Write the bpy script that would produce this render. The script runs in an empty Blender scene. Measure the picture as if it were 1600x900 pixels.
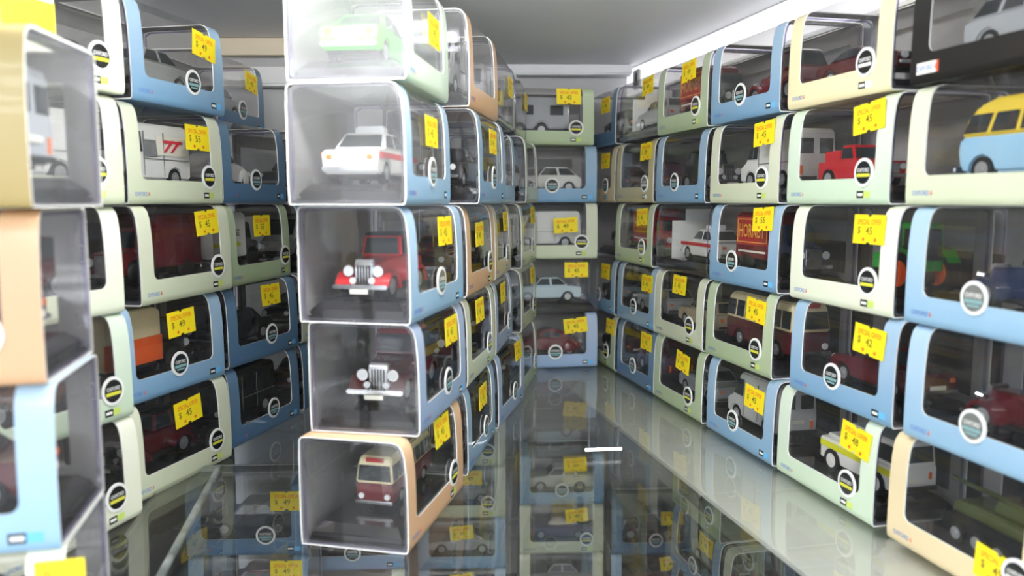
import bpy, bmesh, math, random
from mathutils import Vector, Matrix

random.seed(7)
SC = bpy.context.scene
COL = SC.collection

# ------------------------------------------------------------------ camera
ZC = 0.141
cam_d = bpy.data.cameras.new('camera')
cam_d.sensor_width = 36.0
cam_d.lens = 36.0 * 1250.0 / 1600.0
cam_d.clip_start = 0.005
cam_d.clip_end = 50.0
cam_d.dof.use_dof = True
cam_d.dof.focus_distance = 0.47
cam_d.dof.aperture_fstop = 10.0
cam = bpy.data.objects.new('camera', cam_d)
cam.location = (0, 0, ZC)
cam.rotation_euler = (math.radians(90) - math.atan(138 / 1250.0), 0, 0)
COL.objects.link(cam)
SC.camera = cam

# ------------------------------------------------------------------ view + world
SC.view_settings.view_transform = 'Standard'
SC.view_settings.look = 'None'
SC.view_settings.gamma = 1.0
SC.view_settings.use_curve_mapping = False
SC.view_settings.exposure = 0.42
SC.cycles.transparent_max_bounces = 48
SC.cycles.max_bounces = 14
SC.cycles.transmission_bounces = 14
SC.cycles.use_denoising = True
W = bpy.data.worlds.new('shop_interior')
W.use_nodes = True
SC.world = W
bgn = W.node_tree.nodes['Background']
bgn.inputs['Color'].default_value = (0.86, 0.92, 1.0, 1)
bgn.inputs['Strength'].default_value = 1.35
LED_STRENGTH = 72.0
PANEL_STRENGTH = 7.0
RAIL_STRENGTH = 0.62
LOWER_TUBE_STRENGTH = 8.0


# ------------------------------------------------------------------ materials
def lin(c):
    return tuple(((v / 255) / 12.92 if v / 255 <= 0.04045 else ((v / 255 + 0.055) / 1.055) ** 2.4) for v in c)


MATS = {}


def mat(name, rgb, rough=0.5, metal=0.0, coat=0.0, grain=0.0, scale=300.0, emit=0.0):
    if name in MATS:
        return MATS[name]
    m = bpy.data.materials.new(name)
    m.use_nodes = True
    nt = m.node_tree
    b = nt.nodes['Principled BSDF']
    c = lin(rgb)
    b.inputs['Base Color'].default_value = (*c, 1)
    b.inputs['Roughness'].default_value = rough
    b.inputs['Metallic'].default_value = metal
    b.inputs['Coat Weight'].default_value = coat
    if grain > 0:
        tc = nt.nodes.new('ShaderNodeTexCoord')
        n = nt.nodes.new('ShaderNodeTexNoise')
        n.inputs['Scale'].default_value = scale
        n.inputs['Detail'].default_value = 4
        r = nt.nodes.new('ShaderNodeMix')
        r.data_type = 'RGBA'
        r.inputs[6].default_value = (*[v * (1 - grain) for v in c], 1)
        r.inputs[7].default_value = (*[min(1, v * (1 + grain)) for v in c], 1)
        nt.links.new(tc.outputs['Object'], n.inputs['Vector'])
        nt.links.new(n.outputs['Fac'], r.inputs[0])
        nt.links.new(r.outputs[2], b.inputs['Base Color'])
    if emit > 0:
        b.inputs['Emission Color'].default_value = (*c, 1)
        b.inputs['Emission Strength'].default_value = emit
    MATS[name] = m
    return m


def clear_mat(name, tint, rough, ior, haze, lo=0.4):
    if name in MATS:
        return MATS[name]
    m = bpy.data.materials.new(name)
    m.use_nodes = True
    nt = m.node_tree
    nt.nodes.clear()
    out = nt.nodes.new('ShaderNodeOutputMaterial')
    tr = nt.nodes.new('ShaderNodeBsdfTransparent')
    tr.inputs['Color'].default_value = (*tint, 1)
    df = nt.nodes.new('ShaderNodeBsdfTranslucent')
    df.inputs['Color'].default_value = (0.9, 0.9, 0.9, 1)
    dd = nt.nodes.new('ShaderNodeBsdfDiffuse')
    dd.inputs['Color'].default_value = (0.9, 0.9, 0.9, 1)
    mh = nt.nodes.new('ShaderNodeMixShader')
    mh.inputs[0].default_value = 0.5
    nt.links.new(df.outputs[0], mh.inputs[1])
    nt.links.new(dd.outputs[0], mh.inputs[2])
    m1 = nt.nodes.new('ShaderNodeMixShader')
    tc = nt.nodes.new('ShaderNodeTexCoord')
    no = nt.nodes.new('ShaderNodeTexNoise')
    no.inputs['Scale'].default_value = 60.0
    no.inputs['Detail'].default_value = 6
    mp = nt.nodes.new('ShaderNodeMapRange')
    mp.inputs['From Min'].default_value = 0.3
    mp.inputs['From Max'].default_value = 0.7
    mp.inputs['To Min'].default_value = haze * lo
    mp.inputs['To Max'].default_value = haze * (2 - lo)
    nt.links.new(tc.outputs['Object'], no.inputs['Vector'])
    nt.links.new(no.outputs['Fac'], mp.inputs['Value'])
    nt.links.new(mp.outputs['Result'], m1.inputs[0])
    nt.links.new(tr.outputs[0], m1.inputs[1])
    nt.links.new(mh.outputs[0], m1.inputs[2])
    gl = nt.nodes.new('ShaderNodeBsdfGlossy')
    gl.inputs['Roughness'].default_value = rough
    fr = nt.nodes.new('ShaderNodeFresnel')
    ge = nt.nodes.new('ShaderNodeNewGeometry')
    mi = nt.nodes.new('ShaderNodeMapRange')        # same reflectance from both faces of a sheet
    mi.inputs['To Min'].default_value = ior
    mi.inputs['To Max'].default_value = 1.0 / ior
    nt.links.new(ge.outputs['Backfacing'], mi.inputs['Value'])
    nt.links.new(mi.outputs['Result'], fr.inputs['IOR'])
    m2 = nt.nodes.new('ShaderNodeMixShader')
    nt.links.new(fr.outputs[0], m2.inputs[0])
    nt.links.new(m1.outputs[0], m2.inputs[1])
    nt.links.new(gl.outputs[0], m2.inputs[2])
    nt.links.new(m2.outputs[0], out.inputs['Surface'])
    MATS[name] = m
    return m


def card_mat(name, top, bottom):
    """printed card: the print fades from one tint to a deeper one down the box."""
    if name in MATS:
        return MATS[name]
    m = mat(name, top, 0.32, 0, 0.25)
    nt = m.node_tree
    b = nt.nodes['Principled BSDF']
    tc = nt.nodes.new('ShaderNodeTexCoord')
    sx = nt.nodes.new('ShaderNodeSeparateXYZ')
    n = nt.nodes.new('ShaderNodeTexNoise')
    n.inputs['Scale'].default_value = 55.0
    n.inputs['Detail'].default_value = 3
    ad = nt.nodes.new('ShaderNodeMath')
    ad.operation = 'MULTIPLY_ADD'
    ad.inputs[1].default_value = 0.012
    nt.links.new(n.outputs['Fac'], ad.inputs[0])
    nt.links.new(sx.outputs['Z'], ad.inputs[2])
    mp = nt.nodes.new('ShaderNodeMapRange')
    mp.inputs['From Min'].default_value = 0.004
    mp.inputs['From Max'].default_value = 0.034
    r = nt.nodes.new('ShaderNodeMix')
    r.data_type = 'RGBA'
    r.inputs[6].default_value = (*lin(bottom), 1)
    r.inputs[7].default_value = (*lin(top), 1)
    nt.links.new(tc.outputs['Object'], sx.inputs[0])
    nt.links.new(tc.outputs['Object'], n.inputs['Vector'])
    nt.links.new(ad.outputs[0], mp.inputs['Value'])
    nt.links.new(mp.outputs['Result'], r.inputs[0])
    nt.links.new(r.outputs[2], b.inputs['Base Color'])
    return m


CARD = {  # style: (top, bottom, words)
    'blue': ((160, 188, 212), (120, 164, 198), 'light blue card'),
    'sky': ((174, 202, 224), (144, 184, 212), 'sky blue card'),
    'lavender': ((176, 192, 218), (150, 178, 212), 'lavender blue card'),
    'shaded_blue': ((104, 136, 165), (78, 116, 152), 'shade-darkened light blue card'),  # blue card with the shadow it stands in put into the colour
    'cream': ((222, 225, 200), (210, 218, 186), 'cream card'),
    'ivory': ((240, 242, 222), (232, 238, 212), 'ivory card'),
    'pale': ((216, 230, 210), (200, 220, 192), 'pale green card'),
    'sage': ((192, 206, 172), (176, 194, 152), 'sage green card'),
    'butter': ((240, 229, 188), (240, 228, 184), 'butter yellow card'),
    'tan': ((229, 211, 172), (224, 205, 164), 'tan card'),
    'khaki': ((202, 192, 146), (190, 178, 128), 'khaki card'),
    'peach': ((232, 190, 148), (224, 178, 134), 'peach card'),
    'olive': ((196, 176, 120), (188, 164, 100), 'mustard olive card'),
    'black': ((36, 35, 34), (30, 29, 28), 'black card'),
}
WHITE_EDGE = mat('white_card_edge', (240, 240, 236), 0.6)
GREY_BACK = mat('grey_card_back', (168, 167, 165), 0.7, grain=0.06)
ACRYLIC = clear_mat('clear_acrylic', (0.955, 0.95, 0.945), 0.04, 1.5, 0.022)
GLARE_HAZE = clear_mat('glare_haze_acrylic', (0.93, 0.93, 0.93), 0.06, 1.5, 0.12, 0.75)  # milky variant: glare on brightly lit cases put into the haze
STRONG_GLARE_HAZE = clear_mat('strong_glare_haze_acrylic', (0.90, 0.90, 0.90), 0.08, 1.5, 0.19, 0.85)  # strongest glare whitening, painted as haze on the overexposed cases
RIM = clear_mat('acrylic_edge', (0.52, 0.48, 0.74), 0.06, 1.6, 0.14)
GLASS = clear_mat('shelf_glass', (0.915, 0.92, 0.90), 0.012, 1.55, 0.016)
GLASS_EDGE = clear_mat('polished_glass_edge', (0.55, 0.66, 0.6), 0.1, 1.6, 0.40)
PLINTH = mat('black_plinth', (26, 24, 26), 0.22, coat=0.8)
INK = mat('black_ink', (22, 22, 22), 0.4)
BADGE_DARK = mat('badge_black_gloss', (30, 31, 32), 0.18, coat=0.6)
BADGE_GREY = mat('badge_grey_gloss', (120, 122, 118), 0.18, coat=0.6)
BADGE_WHITE = mat('badge_white', (246, 246, 242), 0.35)
BLUE_INK = mat('blue_ink', (96, 128, 196), 0.5)
RED_INK = mat('red_ink', (226, 92, 60), 0.5)
YELLOW_INK = mat('yellow_ink', (225, 222, 70), 0.5)
SKY_INK = mat('sky_ink', (110, 190, 240), 0.5)
LIME_INK = mat('lime_ink', (200, 222, 110), 0.5)
TEAL_INK = mat('teal_ink', (130, 170, 172), 0.5)
TAG = mat('yellow_tag_paper', (253, 226, 32), 0.55, grain=0.04, scale=500)
TAG_RED = mat('tag_red_print', (236, 116, 30), 0.55)
TAG_INK = mat('tag_price_print', (122, 106, 28), 0.55)
CHROME = mat('chrome_plate', (225, 226, 228), 0.15, 1.0)
TYRE = mat('black_tyre', (24, 24, 24), 0.7)
HUB = mat('silver_hub', (196, 198, 200), 0.3, 0.6)
WINDOW = mat('smoked_window', (40, 46, 50), 0.08, coat=0.5)
LAMP_GLASS = mat('lamp_glass', (232, 234, 236), 0.1, coat=0.7)
AMBER = mat('amber_lamp', (240, 120, 40), 0.2)
PLATE = mat('number_plate', (236, 234, 220), 0.4)
CHASSIS = mat('black_chassis', (22, 22, 23), 0.5)

PAINT = {
    'white': (236, 236, 232), 'pale blue': (196, 216, 224), 'dark red': (112, 20, 28), 'red': (188, 34, 42), 'bright green': (76, 196, 62),
    'black': (24, 24, 27), 'dark green': (38, 62, 42), 'olive green': (74, 82, 46), 'navy blue': (34, 48, 78), 'cream': (228, 214, 172),
    'silver': (176, 180, 184), 'orange': (222, 92, 32), 'light blue': (160, 204, 232), 'yellow': (236, 206, 60), 'maroon': (84, 18, 26),
    'grey': (150, 152, 150), 'tractor green': (44, 150, 50), 'brown': (96, 62, 44), 'mauve': (122, 92, 110), 'purple': (88, 58, 92),
    'light grey': (206, 208, 206), 'beige': (196, 182, 150),
}


def paint(c):
    return mat('enamel_' + c.replace(' ', '_'), PAINT[c], 0.22, coat=0.6)


# ------------------------------------------------------------------ mesh helpers (builders work in millimetres)
def finish(name, bm, mats, smooth=35.0, scale=0.001):
    bmesh.ops.scale(bm, vec=(scale,) * 3, verts=bm.verts)
    bmesh.ops.recalc_face_normals(bm, faces=bm.faces)
    me = bpy.data.meshes.new(name)
    bm.to_mesh(me)
    bm.free()
    for m in mats:
        me.materials.append(m)
    if smooth:
        me.shade_smooth()
        me.set_sharp_from_angle(angle=math.radians(smooth))
    return me


def prism(bm, pts, mi=0, bevel=0.0, flip_axis=None):
    """solid from a side outline: pts = (x, z, half_width); y spans +-half_width."""
    a = [bm.verts.new((x, -h, z)) for x, z, h in pts]
    b = [bm.verts.new((x, h, z)) for x, z, h in pts]
    fs = [bm.faces.new(a), bm.faces.new(list(reversed(b)))]
    n = len(pts)
    for i in range(n):
        j = (i + 1) % n
        fs.append(bm.faces.new((a[j], a[i], b[i], b[j])))
    for f in fs:
        f.material_index = mi
    bmesh.ops.recalc_face_normals(bm, faces=fs)
    if bevel > 0:
        es = list({e for f in fs for e in f.edges if len(e.link_faces) == 2 and e.calc_face_angle(0) > 0.5})
        r = bmesh.ops.bevel(bm, geom=es, offset=bevel, segments=2, affect='EDGES', clamp_overlap=True)
        for f in r['faces']:
            f.material_index = mi


def box(bm, x0, x1, y0, y1, z0, z1, mi=0, bevel=0.0):
    vs = [bm.verts.new(p) for p in ((x0, y0, z0), (x1, y0, z0), (x1, y1, z0), (x0, y1, z0), (x0, y0, z1), (x1, y0, z1), (x1, y1, z1), (x0, y1, z1))]
    fs = [bm.faces.new([vs[i] for i in q]) for q in ((3, 2, 1, 0), (4, 5, 6, 7), (0, 1, 5, 4), (1, 2, 6, 5), (2, 3, 7, 6), (3, 0, 4, 7))]
    for f in fs:
        f.material_index = mi
    if bevel > 0:
        r = bmesh.ops.bevel(bm, geom=list({e for f in fs for e in f.edges}), offset=bevel, segments=2, affect='EDGES', clamp_overlap=True)
        for f in r['faces']:
            f.material_index = mi


def cyl(bm, c, axis, r, h, n=20, mi=0, r2=None):
    """disc/cylinder centred at c along axis 'x','y','z'."""
    r2 = r if r2 is None else r2
    ends = []
    for s, rr in ((-0.5, r), (0.5, r2)):
        ring = []
        for k in range(n):
            t = 2 * math.pi * k / n
            u, v, w = rr * math.cos(t), rr * math.sin(t), s * h
            p = {'x': (w, u, v), 'y': (u, w, v), 'z': (u, v, w)}[axis]
            ring.append(bm.verts.new((c[0] + p[0], c[1] + p[1], c[2] + p[2])))
        ends.append(ring)
    fs = [bm.faces.new(ends[0]), bm.faces.new(ends[1])]
    for k in range(n):
        j = (k + 1) % n
        fs.append(bm.faces.new((ends[0][k], ends[0][j], ends[1][j], ends[1][k])))
    for f in fs:
        f.material_index = mi


def ball(bm, c, r, mi=0, sx=1, sy=1, sz=1):
    q = bmesh.ops.create_uvsphere(bm, u_segments=12, v_segments=8, radius=r)
    for v in q['verts']:
        v.co = Vector((v.co.x * sx + c[0], v.co.y * sy + c[1], v.co.z * sz + c[2]))
    for f in {f for v in q['verts'] for f in v.link_faces}:
        f.material_index = mi


def slab(bm, quad, t, mi=0):
    """thin plate over a planar polygon (list of 3D points), thickness t along its normal."""
    p = [Vector(q) for q in quad]
    n = (p[1] - p[0]).cross(p[2] - p[0]).normalized() * t
    a = [bm.verts.new(q) for q in p]
    b = [bm.verts.new(q + n) for q in p]
    k = len(p)
    fs = [bm.faces.new(list(reversed(a))), bm.faces.new(b)]
    for i in range(k):
        j = (i + 1) % k
        fs.append(bm.faces.new((a[i], a[j], b[j], b[i])))
    for f in fs:
        f.material_index = mi


TEXTS = {}


def text_mesh(s, width, height, mats, name='lettering'):
    """flat lettering in the X-Z plane facing -Y, centred, millimetres."""
    key = (s, width, height, mats[0].name)
    if key in TEXTS:
        return TEXTS[key]
    cu = bpy.data.curves.new('lettering_curve', 'FONT')
    cu.body = s
    cu.resolution_u = 2
    cu.offset = 0.012
    ob = bpy.data.objects.new('lettering_curve', cu)
    COL.objects.link(ob)
    dg = bpy.context.evaluated_depsgraph_get()
    me = bpy.data.meshes.new_from_object(ob.evaluated_get(dg))
    bpy.data.objects.remove(ob)
    bpy.data.curves.remove(cu)
    xs = [v.co.x for v in me.vertices]
    ys = [v.co.y for v in me.vertices]
    sx = width / (max(xs) - min(xs))
    sy = height / (max(ys) - min(ys))
    cx, cy = (max(xs) + min(xs)) / 2, (max(ys) + min(ys)) / 2
    for v in me.vertices:
        v.co = Vector(((v.co.x - cx) * sx, 0, (v.co.y - cy) * sy)) * 0.001
    me.name = name
    me.materials.clear()
    for m in mats:
        me.materials.append(m)
    TEXTS[key] = me
    return me


def join_meshes(name, items, mats):
    """items: (mesh, (dx,dy,dz) mm, material index) -> one mesh."""
    bm = bmesh.new()
    for me, d, mi in items:
        n0 = len(bm.verts)
        f0 = len(bm.faces)
        bm.from_mesh(me)
        bm.verts.ensure_lookup_table()
        bm.faces.ensure_lookup_table()
        for v in bm.verts[n0:]:
            v.co += Vector(d) * 0.001
        for f in bm.faces[f0:]:
            f.material_index = mi
    out = bpy.data.meshes.new(name)
    bm.to_mesh(out)
    bm.free()
    for m in mats:
        out.materials.append(m)
    return out


# ------------------------------------------------------------------ object helpers
def link(name, me, parent=None, loc=(0, 0, 0), rot=(0, 0, 0), mats=None):
    o = bpy.data.objects.new(name, me)
    COL.objects.link(o)
    o.parent = parent
    o.location = loc
    o.rotation_euler = rot
    if mats:
        for i, m in mats.items():
            o.material_slots[i].link = 'OBJECT'
            o.material_slots[i].material = m
    return o


def thing(name, label, cat, loc, rz, group=None):
    o = bpy.data.objects.new(name, None)
    o.empty_display_size = 0.01
    COL.objects.link(o)
    o.location = loc
    o.rotation_euler = (0, 0, rz)
    o['label'] = label
    o['category'] = cat
    if group:
        o['group'] = group
    return o


def struct(name, me, loc=(0, 0, 0)):
    o = link(name, me, None, loc)
    o['kind'] = 'structure'
    return o


# ================================================================== CABINET (structure)
PR = Vector((0.157, 0.3236))                 # a point of the front line of the railed wall's boxes
TR = Vector((0.2187, -0.9758)).normalized()  # along it, from the far corner to the front
NR = Vector((-TR.y, TR.x))                   # into the wall
CEIL = 0.262


def rpt(u, d, z):
    p = PR + TR * u + NR * d
    return (p.x, p.y, z)


def quad_slab(name, pts, thick, m):
    bm = bmesh.new()
    slab(bm, [Vector(p) * 1000 for p in pts], thick * 1000)
    return finish(name, bm, [m], smooth=0)


GREY_METAL = mat('grey_painted_metal', (238, 238, 240), 0.5, grain=0.05, scale=14)
WALL_GREY = mat('grey_wall_panel', (196, 196, 196), 0.5, grain=0.06, scale=10)
WHITE_METAL = mat('white_painted_rail', (238, 238, 236), 0.4)
MAROON_REFLECTION = mat('maroon_reflection_panel', (58, 38, 38), 0.35, grain=0.15, scale=12)  # dark maroon reflection painted into the lower left wall's colour
CREAM_TRIM = mat('cream_trim_paint', (236, 222, 196), 0.5)
LOW_GREY = mat('lower_grey_panel', (126, 128, 126), 0.5, grain=0.08, scale=8)

struct('ceiling', quad_slab('ceiling', [(-0.55, -0.05, CEIL), (-0.55, 0.80, CEIL), (0.45, 0.80, CEIL), (0.45, -0.05, CEIL)], -0.012, GREY_METAL))
# right wall with its white rail
struct('wall_right', quad_slab('wall_right', [rpt(-0.47, 0.053, 0.118), rpt(0.34, 0.053, 0.118), rpt(0.34, 0.053, CEIL), rpt(-0.47, 0.053, CEIL)], -0.004, WALL_GREY))
struct('wall_right_3', quad_slab('wall_right_3', [rpt(-0.47, 0.053, -0.004), rpt(0.34, 0.053, -0.004), rpt(0.34, 0.053, 0.1179), rpt(-0.47, 0.053, 0.1179)], -0.004, mat('shade_dark_panel', (50, 44, 43), 0.35, grain=0.12, scale=10)))  # lower half darkened: shade behind the boxes put into its colour
rl = thing('added_glow_rail', 'long white rail with added glow running under the top above the boxes', 'lamp', (0, 0, 0), 0)  # white painted rail; emission added so that it renders bright
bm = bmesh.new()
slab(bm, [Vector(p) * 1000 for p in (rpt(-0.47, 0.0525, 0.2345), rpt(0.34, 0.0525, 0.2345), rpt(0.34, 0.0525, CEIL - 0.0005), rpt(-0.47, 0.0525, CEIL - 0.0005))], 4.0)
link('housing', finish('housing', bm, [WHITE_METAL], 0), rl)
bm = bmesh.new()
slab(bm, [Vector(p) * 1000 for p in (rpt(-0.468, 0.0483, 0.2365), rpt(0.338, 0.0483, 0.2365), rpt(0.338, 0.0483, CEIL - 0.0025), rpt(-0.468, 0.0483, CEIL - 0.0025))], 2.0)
link('diffuser', finish('diffuser', bm, [mat('rail_added_glow', (250, 250, 255), 0.5, emit=RAIL_STRENGTH)], 0), rl)  # face of the rail that carries the added glow
# back wall
struct('wall_back', quad_slab('wall_back', [(-0.10, 0.748, -0.24), (-0.10, 0.748, CEIL), (0.22, 0.766, CEIL), (0.22, 0.766, -0.24)], 0.004, WALL_GREY))
struct('wall_back_2', quad_slab('wall_back_2', [(-0.55, 0.625, -0.24), (-0.55, 0.625, CEIL), (-0.10, 0.63, CEIL), (-0.10, 0.63, -0.24)], 0.004, WALL_GREY))
struct('wall_back_3', quad_slab('wall_back_3', [(-0.10, 0.63, -0.24), (-0.10, 0.63, CEIL), (-0.10, 0.748, CEIL), (-0.10, 0.748, -0.24)], 0.004, WALL_GREY))
bm = bmesh.new()
box(bm, -550, -101, 616, 624.5, 249, 261.5)
struct('trim_2', finish('trim_2', bm, [CREAM_TRIM], 0))
bm = bmesh.new()
box(bm, -550, -101, 612, 624.5, 226, 240, 0, 1.5)
struct('trim_3', finish('trim_3', bm, [WHITE_METAL], 0))
bm = bmesh.new()
box(bm, -99, 108, 733, 747, 252.5, 261.5, 0, 1.5)
struct('trim_4', finish('trim_4', bm, [GREY_METAL], 30))
# left wall
struct('wall_left', quad_slab('wall_left', [(-0.36, -0.05, -0.24), (-0.225, 0.62, -0.24), (-0.225, 0.62, 0.132), (-0.36, -0.05, 0.132)], 0.004, MAROON_REFLECTION))
struct('wall_left_2', quad_slab('wall_left_2', [(-0.36, -0.05, 0.1322), (-0.225, 0.62, 0.1322), (-0.225, 0.62, CEIL), (-0.36, -0.05, CEIL)], 0.004, WALL_GREY))
# lower compartment
struct('wall_right_2', quad_slab('wall_right_2', [rpt(-0.47, 0.105, -0.24), rpt(0.34, 0.105, -0.24), rpt(0.34, 0.105, -0.008), rpt(-0.47, 0.105, -0.008)], -0.004, LOW_GREY))
struct('floor', quad_slab('floor', [(-0.55, -0.05, -0.2255), (0.45, -0.05, -0.2255), (0.45, 0.80, -0.2255), (-0.55, 0.80, -0.2255)], -0.006, mat('dark_base_board', (70, 62, 56), 0.45, grain=0.2, scale=20)))
# ledge under the glass, along the railed wall
bm = bmesh.new()
slab(bm, [Vector(p) * 1000 for p in (rpt(-0.47, 0.100, -0.0068), rpt(-0.47, -0.044, -0.0068), rpt(0.34, -0.044, -0.0068), rpt(0.34, 0.100, -0.0068))], -2.0)
struct('trim_5', finish('trim_5', bm, [mat('ledge_grey', (238, 239, 234), 0.5, grain=0.05, scale=20)], 0))

# glass shelf
bm = bmesh.new()
slab(bm, [(-340, -40, -6.2), (rpt(0.34, 0.0525, 0)[0] * 1000, rpt(0.34, 0.0525, 0)[1] * 1000, -6.2), (rpt(-0.43, 0.0525, 0)[0] * 1000, 742, -6.2), (-98, 742, -6.2), (-98, 622, -6.2), (-230, 622, -6.2)], 6.0)
o = link('glass_shelf', finish('glass_shelf', bm, [GLASS], 0))
o['label'] = 'large reflective glass shelf that every upper stack stands on'
o['category'] = 'shelf'

# second small pane whose polished corner shows beside the outer row
gp = thing('glass_sheet', 'small clear glass pane with bright polished edges lying at the foot of the outer row', 'glass pane', (-0.1545, 0.404, 0.0), math.radians(10.5))
bm = bmesh.new()
box(bm, -22, 0, -190, 0, 0.3, 2.6)
link('pane', finish('pane', bm, [GLASS], 0), gp)
for nm, q in (('polished_edge', (0.05, 2.6, -190, 0)), ('polished_edge', (-22, 2.6, 0.05, 3.0))):
    bm = bmesh.new()
    box(bm, q[0], q[1], q[2], q[3], 0.2, 2.9, 0, 0.4)
    link(nm, finish(nm, bm, [GLASS_EDGE], 0), gp)

# rail bracket in the far corner
br = thing('rail_bracket', 'small grey metal clip hooked on the white rail in the back corner', 'bracket', rpt(-0.400, 0.044, 0.2385), math.atan2(TR.y, TR.x))
bm = bmesh.new()
box(bm, -9, 3, -2.5, 0.5, 0, 17, 0, 0.8)
link('bracket_plate', finish('bracket_plate', bm, [mat('grey_clip', (176, 176, 172), 0.45, 0.1)], 30), br)
bm = bmesh.new()
box(bm, -1.8, 1.0, -2.9, -2.5, 5, 14)
cyl(bm, (-0.4, -2.7, 5), 'y', 1.4, 0.4, 12)
link('slot', finish('slot', bm, [INK], 30), br)

# ------------------------------------------------------------------ lamps
LED = mat('led_diffuser', (255, 255, 255), 0.5, emit=LED_STRENGTH)
lt = thing('led_strip', 'white LED strip lamp fixed under the cabinet top above the first stacks', 'lamp', (-0.04, 0.245, CEIL - 0.0205), 0)
bm = bmesh.new()
box(bm, -85, 105, -9, 9, 12.5, 20.3, 0, 1)
link('housing', finish('housing', bm, [WHITE_METAL], 30), lt)
bm = bmesh.new()
cyl(bm, (10, 0, 6), 'x', 6.0, 180, 16)
link('diffuser', finish('diffuser', bm, [LED], 40), lt)
bm = bmesh.new()
for x in (-83, 103):
    box(bm, x - 2.5, x + 2.5, -7, 7, -1, 14, 0, 1)
link('end_cap', finish('end_cap', bm, [WHITE_METAL], 40), lt)
PANEL = mat('ceiling_panel_diffuser', (246, 250, 255), 0.5, emit=PANEL_STRENGTH)
bm = bmesh.new()
box(bm, -610, 610, -460, 460, 6, 40, 0, 4)
PANEL_FRAME = finish('frame', bm, [WHITE_METAL], 30)
bm = bmesh.new()
box(bm, -590, 590, -440, 440, 0, 5.5, 0, 1)
PANEL_FACE = finish('diffuser', bm, [PANEL], 30)
ORD = ('first', 'second', 'third', 'fourth', 'fifth')
for ix, x in enumerate((-4.4, -2.9, -1.4, 0.1, 1.6)):
    for iy, y in enumerate((-1.7, -3.4, -5.1, -6.8, -8.5)):
        t = thing('ceiling_panel_lamp', f'white light panel of the shop ceiling, {ORD[iy]} row from the cabinet, {ORD[ix]} in row', 'lamp', (x, y, 1.45), 0, 'light panels of the shop ceiling')
        link('frame', PANEL_FRAME, t)
        link('diffuser', PANEL_FACE, t)
lo = thing('small_tube_lamp', 'small glowing white tube lamp below the glass at the back', 'lamp', (0.080, 0.680, -0.076), 0.1)
bm = bmesh.new()
cyl(bm, (0, 0, 0), 'x', 1.1, 32, 14)
link('tube', finish('tube', bm, [mat('small_tube', (250, 252, 255), 0.5, emit=LOWER_TUBE_STRENGTH)], 40), lo)
bm = bmesh.new()
cyl(bm, (-13, 0, 36), 'z', 0.7, 66.5, 8)
cyl(bm, (13, 0, 36), 'z', 0.7, 66.5, 8)
link('mount', finish('mount', bm, [GREY_METAL], 30), lo)


# ================================================================== DISPLAY BOX
BD = 47.0  # depth


def profile(H):
    """front outline (y from the front plane, z) from the bottom edge up and over the top."""
    k = H / 46.0
    return [(1.2, 0.0), (0.35, 0.8), (0.05, 3 * k), (0.0, 7 * k), (0.0, 11.2 * k), (0.03, 14.5 * k), (0.1, 20 * k), (0.22, 26 * k), (0.45, 31.5 * k), (0.8, 36 * k), (1.3, 40 * k), (2.2, 43 * k), (3.8, 45.1 * k), (6.4, 46 * k)]


def yfront(z, H):
    p = profile(H)
    for (y0, z0), (y1, z1) in zip(p, p[1:]):
        if z0 <= z <= z1:
            return y0 + (y1 - y0) * (z - z0) / (z1 - z0)
    return p[-1][0]


_SLV = {}


def sleeve_mesh(Wd, H, back_window):
    key = (Wd, H, back_window)
    if key in _SLV:
        return _SLV[key]
    bm = bmesh.new()
    pf = profile(H)
    zw = pf[4][1]        # window sill height
    h = BD / 2
    path = [(BD - 0.5, 0.0)] + pf + [(BD - 4, H), (BD - 1.2, H - 0.4), (BD - 0.3, H - 1.6), (BD, H - 9), (BD, 9.0), (BD - 0.3, 1.6), (BD - 0.5, 0.0)]
    i_w0 = 1 + 4                      # sill
    i_w1 = 1 + 5                      # where the corner radius ends
    i_top = 1 + len(pf)               # rear end of the top opening
    xl, xr = -Wd / 2 + 9.5, Wd / 2 - 9.5
    R = 3.2
    xs = [-Wd / 2, xl, xl + R, xr - R, xr, Wd / 2]
    rows = [[bm.verts.new((x, y - h, z)) for x in xs] for y, z in path]
    n = len(path)
    for i in range(n - 1):
        for j in range(5):
            inwin = (i_w0 <= i < i_top) and 1 <= j <= 3
            iback = back_window and i == i_top + 3 and 1 <= j <= 3
            if inwin or iback:
                continue
            bm.faces.new((rows[i][j], rows[i][j + 1], rows[i + 1][j + 1], rows[i + 1][j]))
    # rounded lower corners of the window
    y0, z0 = path[i_w0]
    y1, z1 = path[i_w1]
    rz = z1 - z0
    for s, (jc, jn) in ((1, (1, 2)), (-1, (4, 3))):
        cor = rows[i_w0][jc]
        a0 = rows[i_w0][jn]
        a1 = rows[i_w1][jc]
        arc = [a0]
        for k in range(1, 5):
            t = math.pi / 2 * k / 5
            x = xs[jn] - s * R * math.sin(t)
            z = z1 - rz * math.cos(t)
            arc.append(bm.verts.new((x, y0 + (y1 - y0) * (z - z0) / rz - h, z)))
        arc.append(a1)
        for p, q in zip(arc, arc[1:]):
            bm.faces.new((cor, p, q))
    bmesh.ops.remove_doubles(bm, verts=bm.verts, dist=0.001)
    bmesh.ops.recalc_face_normals(bm, faces=bm.faces)
    # card thickness: an inner skin plus white cut edges
    bm.normal_update()
    outer = list(bm.faces)
    vmap = {v: bm.verts.new(v.co - v.normal * 0.5) for v in list(bm.verts)}
    edges = [e for e in bm.edges if len(e.link_faces) == 1]
    for f in outer:
        g = bm.faces.new([vmap[v] for v in reversed(f.verts)])
        g.material_index = 2
    for e in edges:
        a, b = e.verts
        g = bm.faces.new((a, b, vmap[b], vmap[a]))
        g.material_index = 1
    me = finish('card_sleeve', bm, [CARD_DEFAULT, WHITE_EDGE, GREY_BACK], 40)
    _SLV[key] = me
    return me


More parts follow.
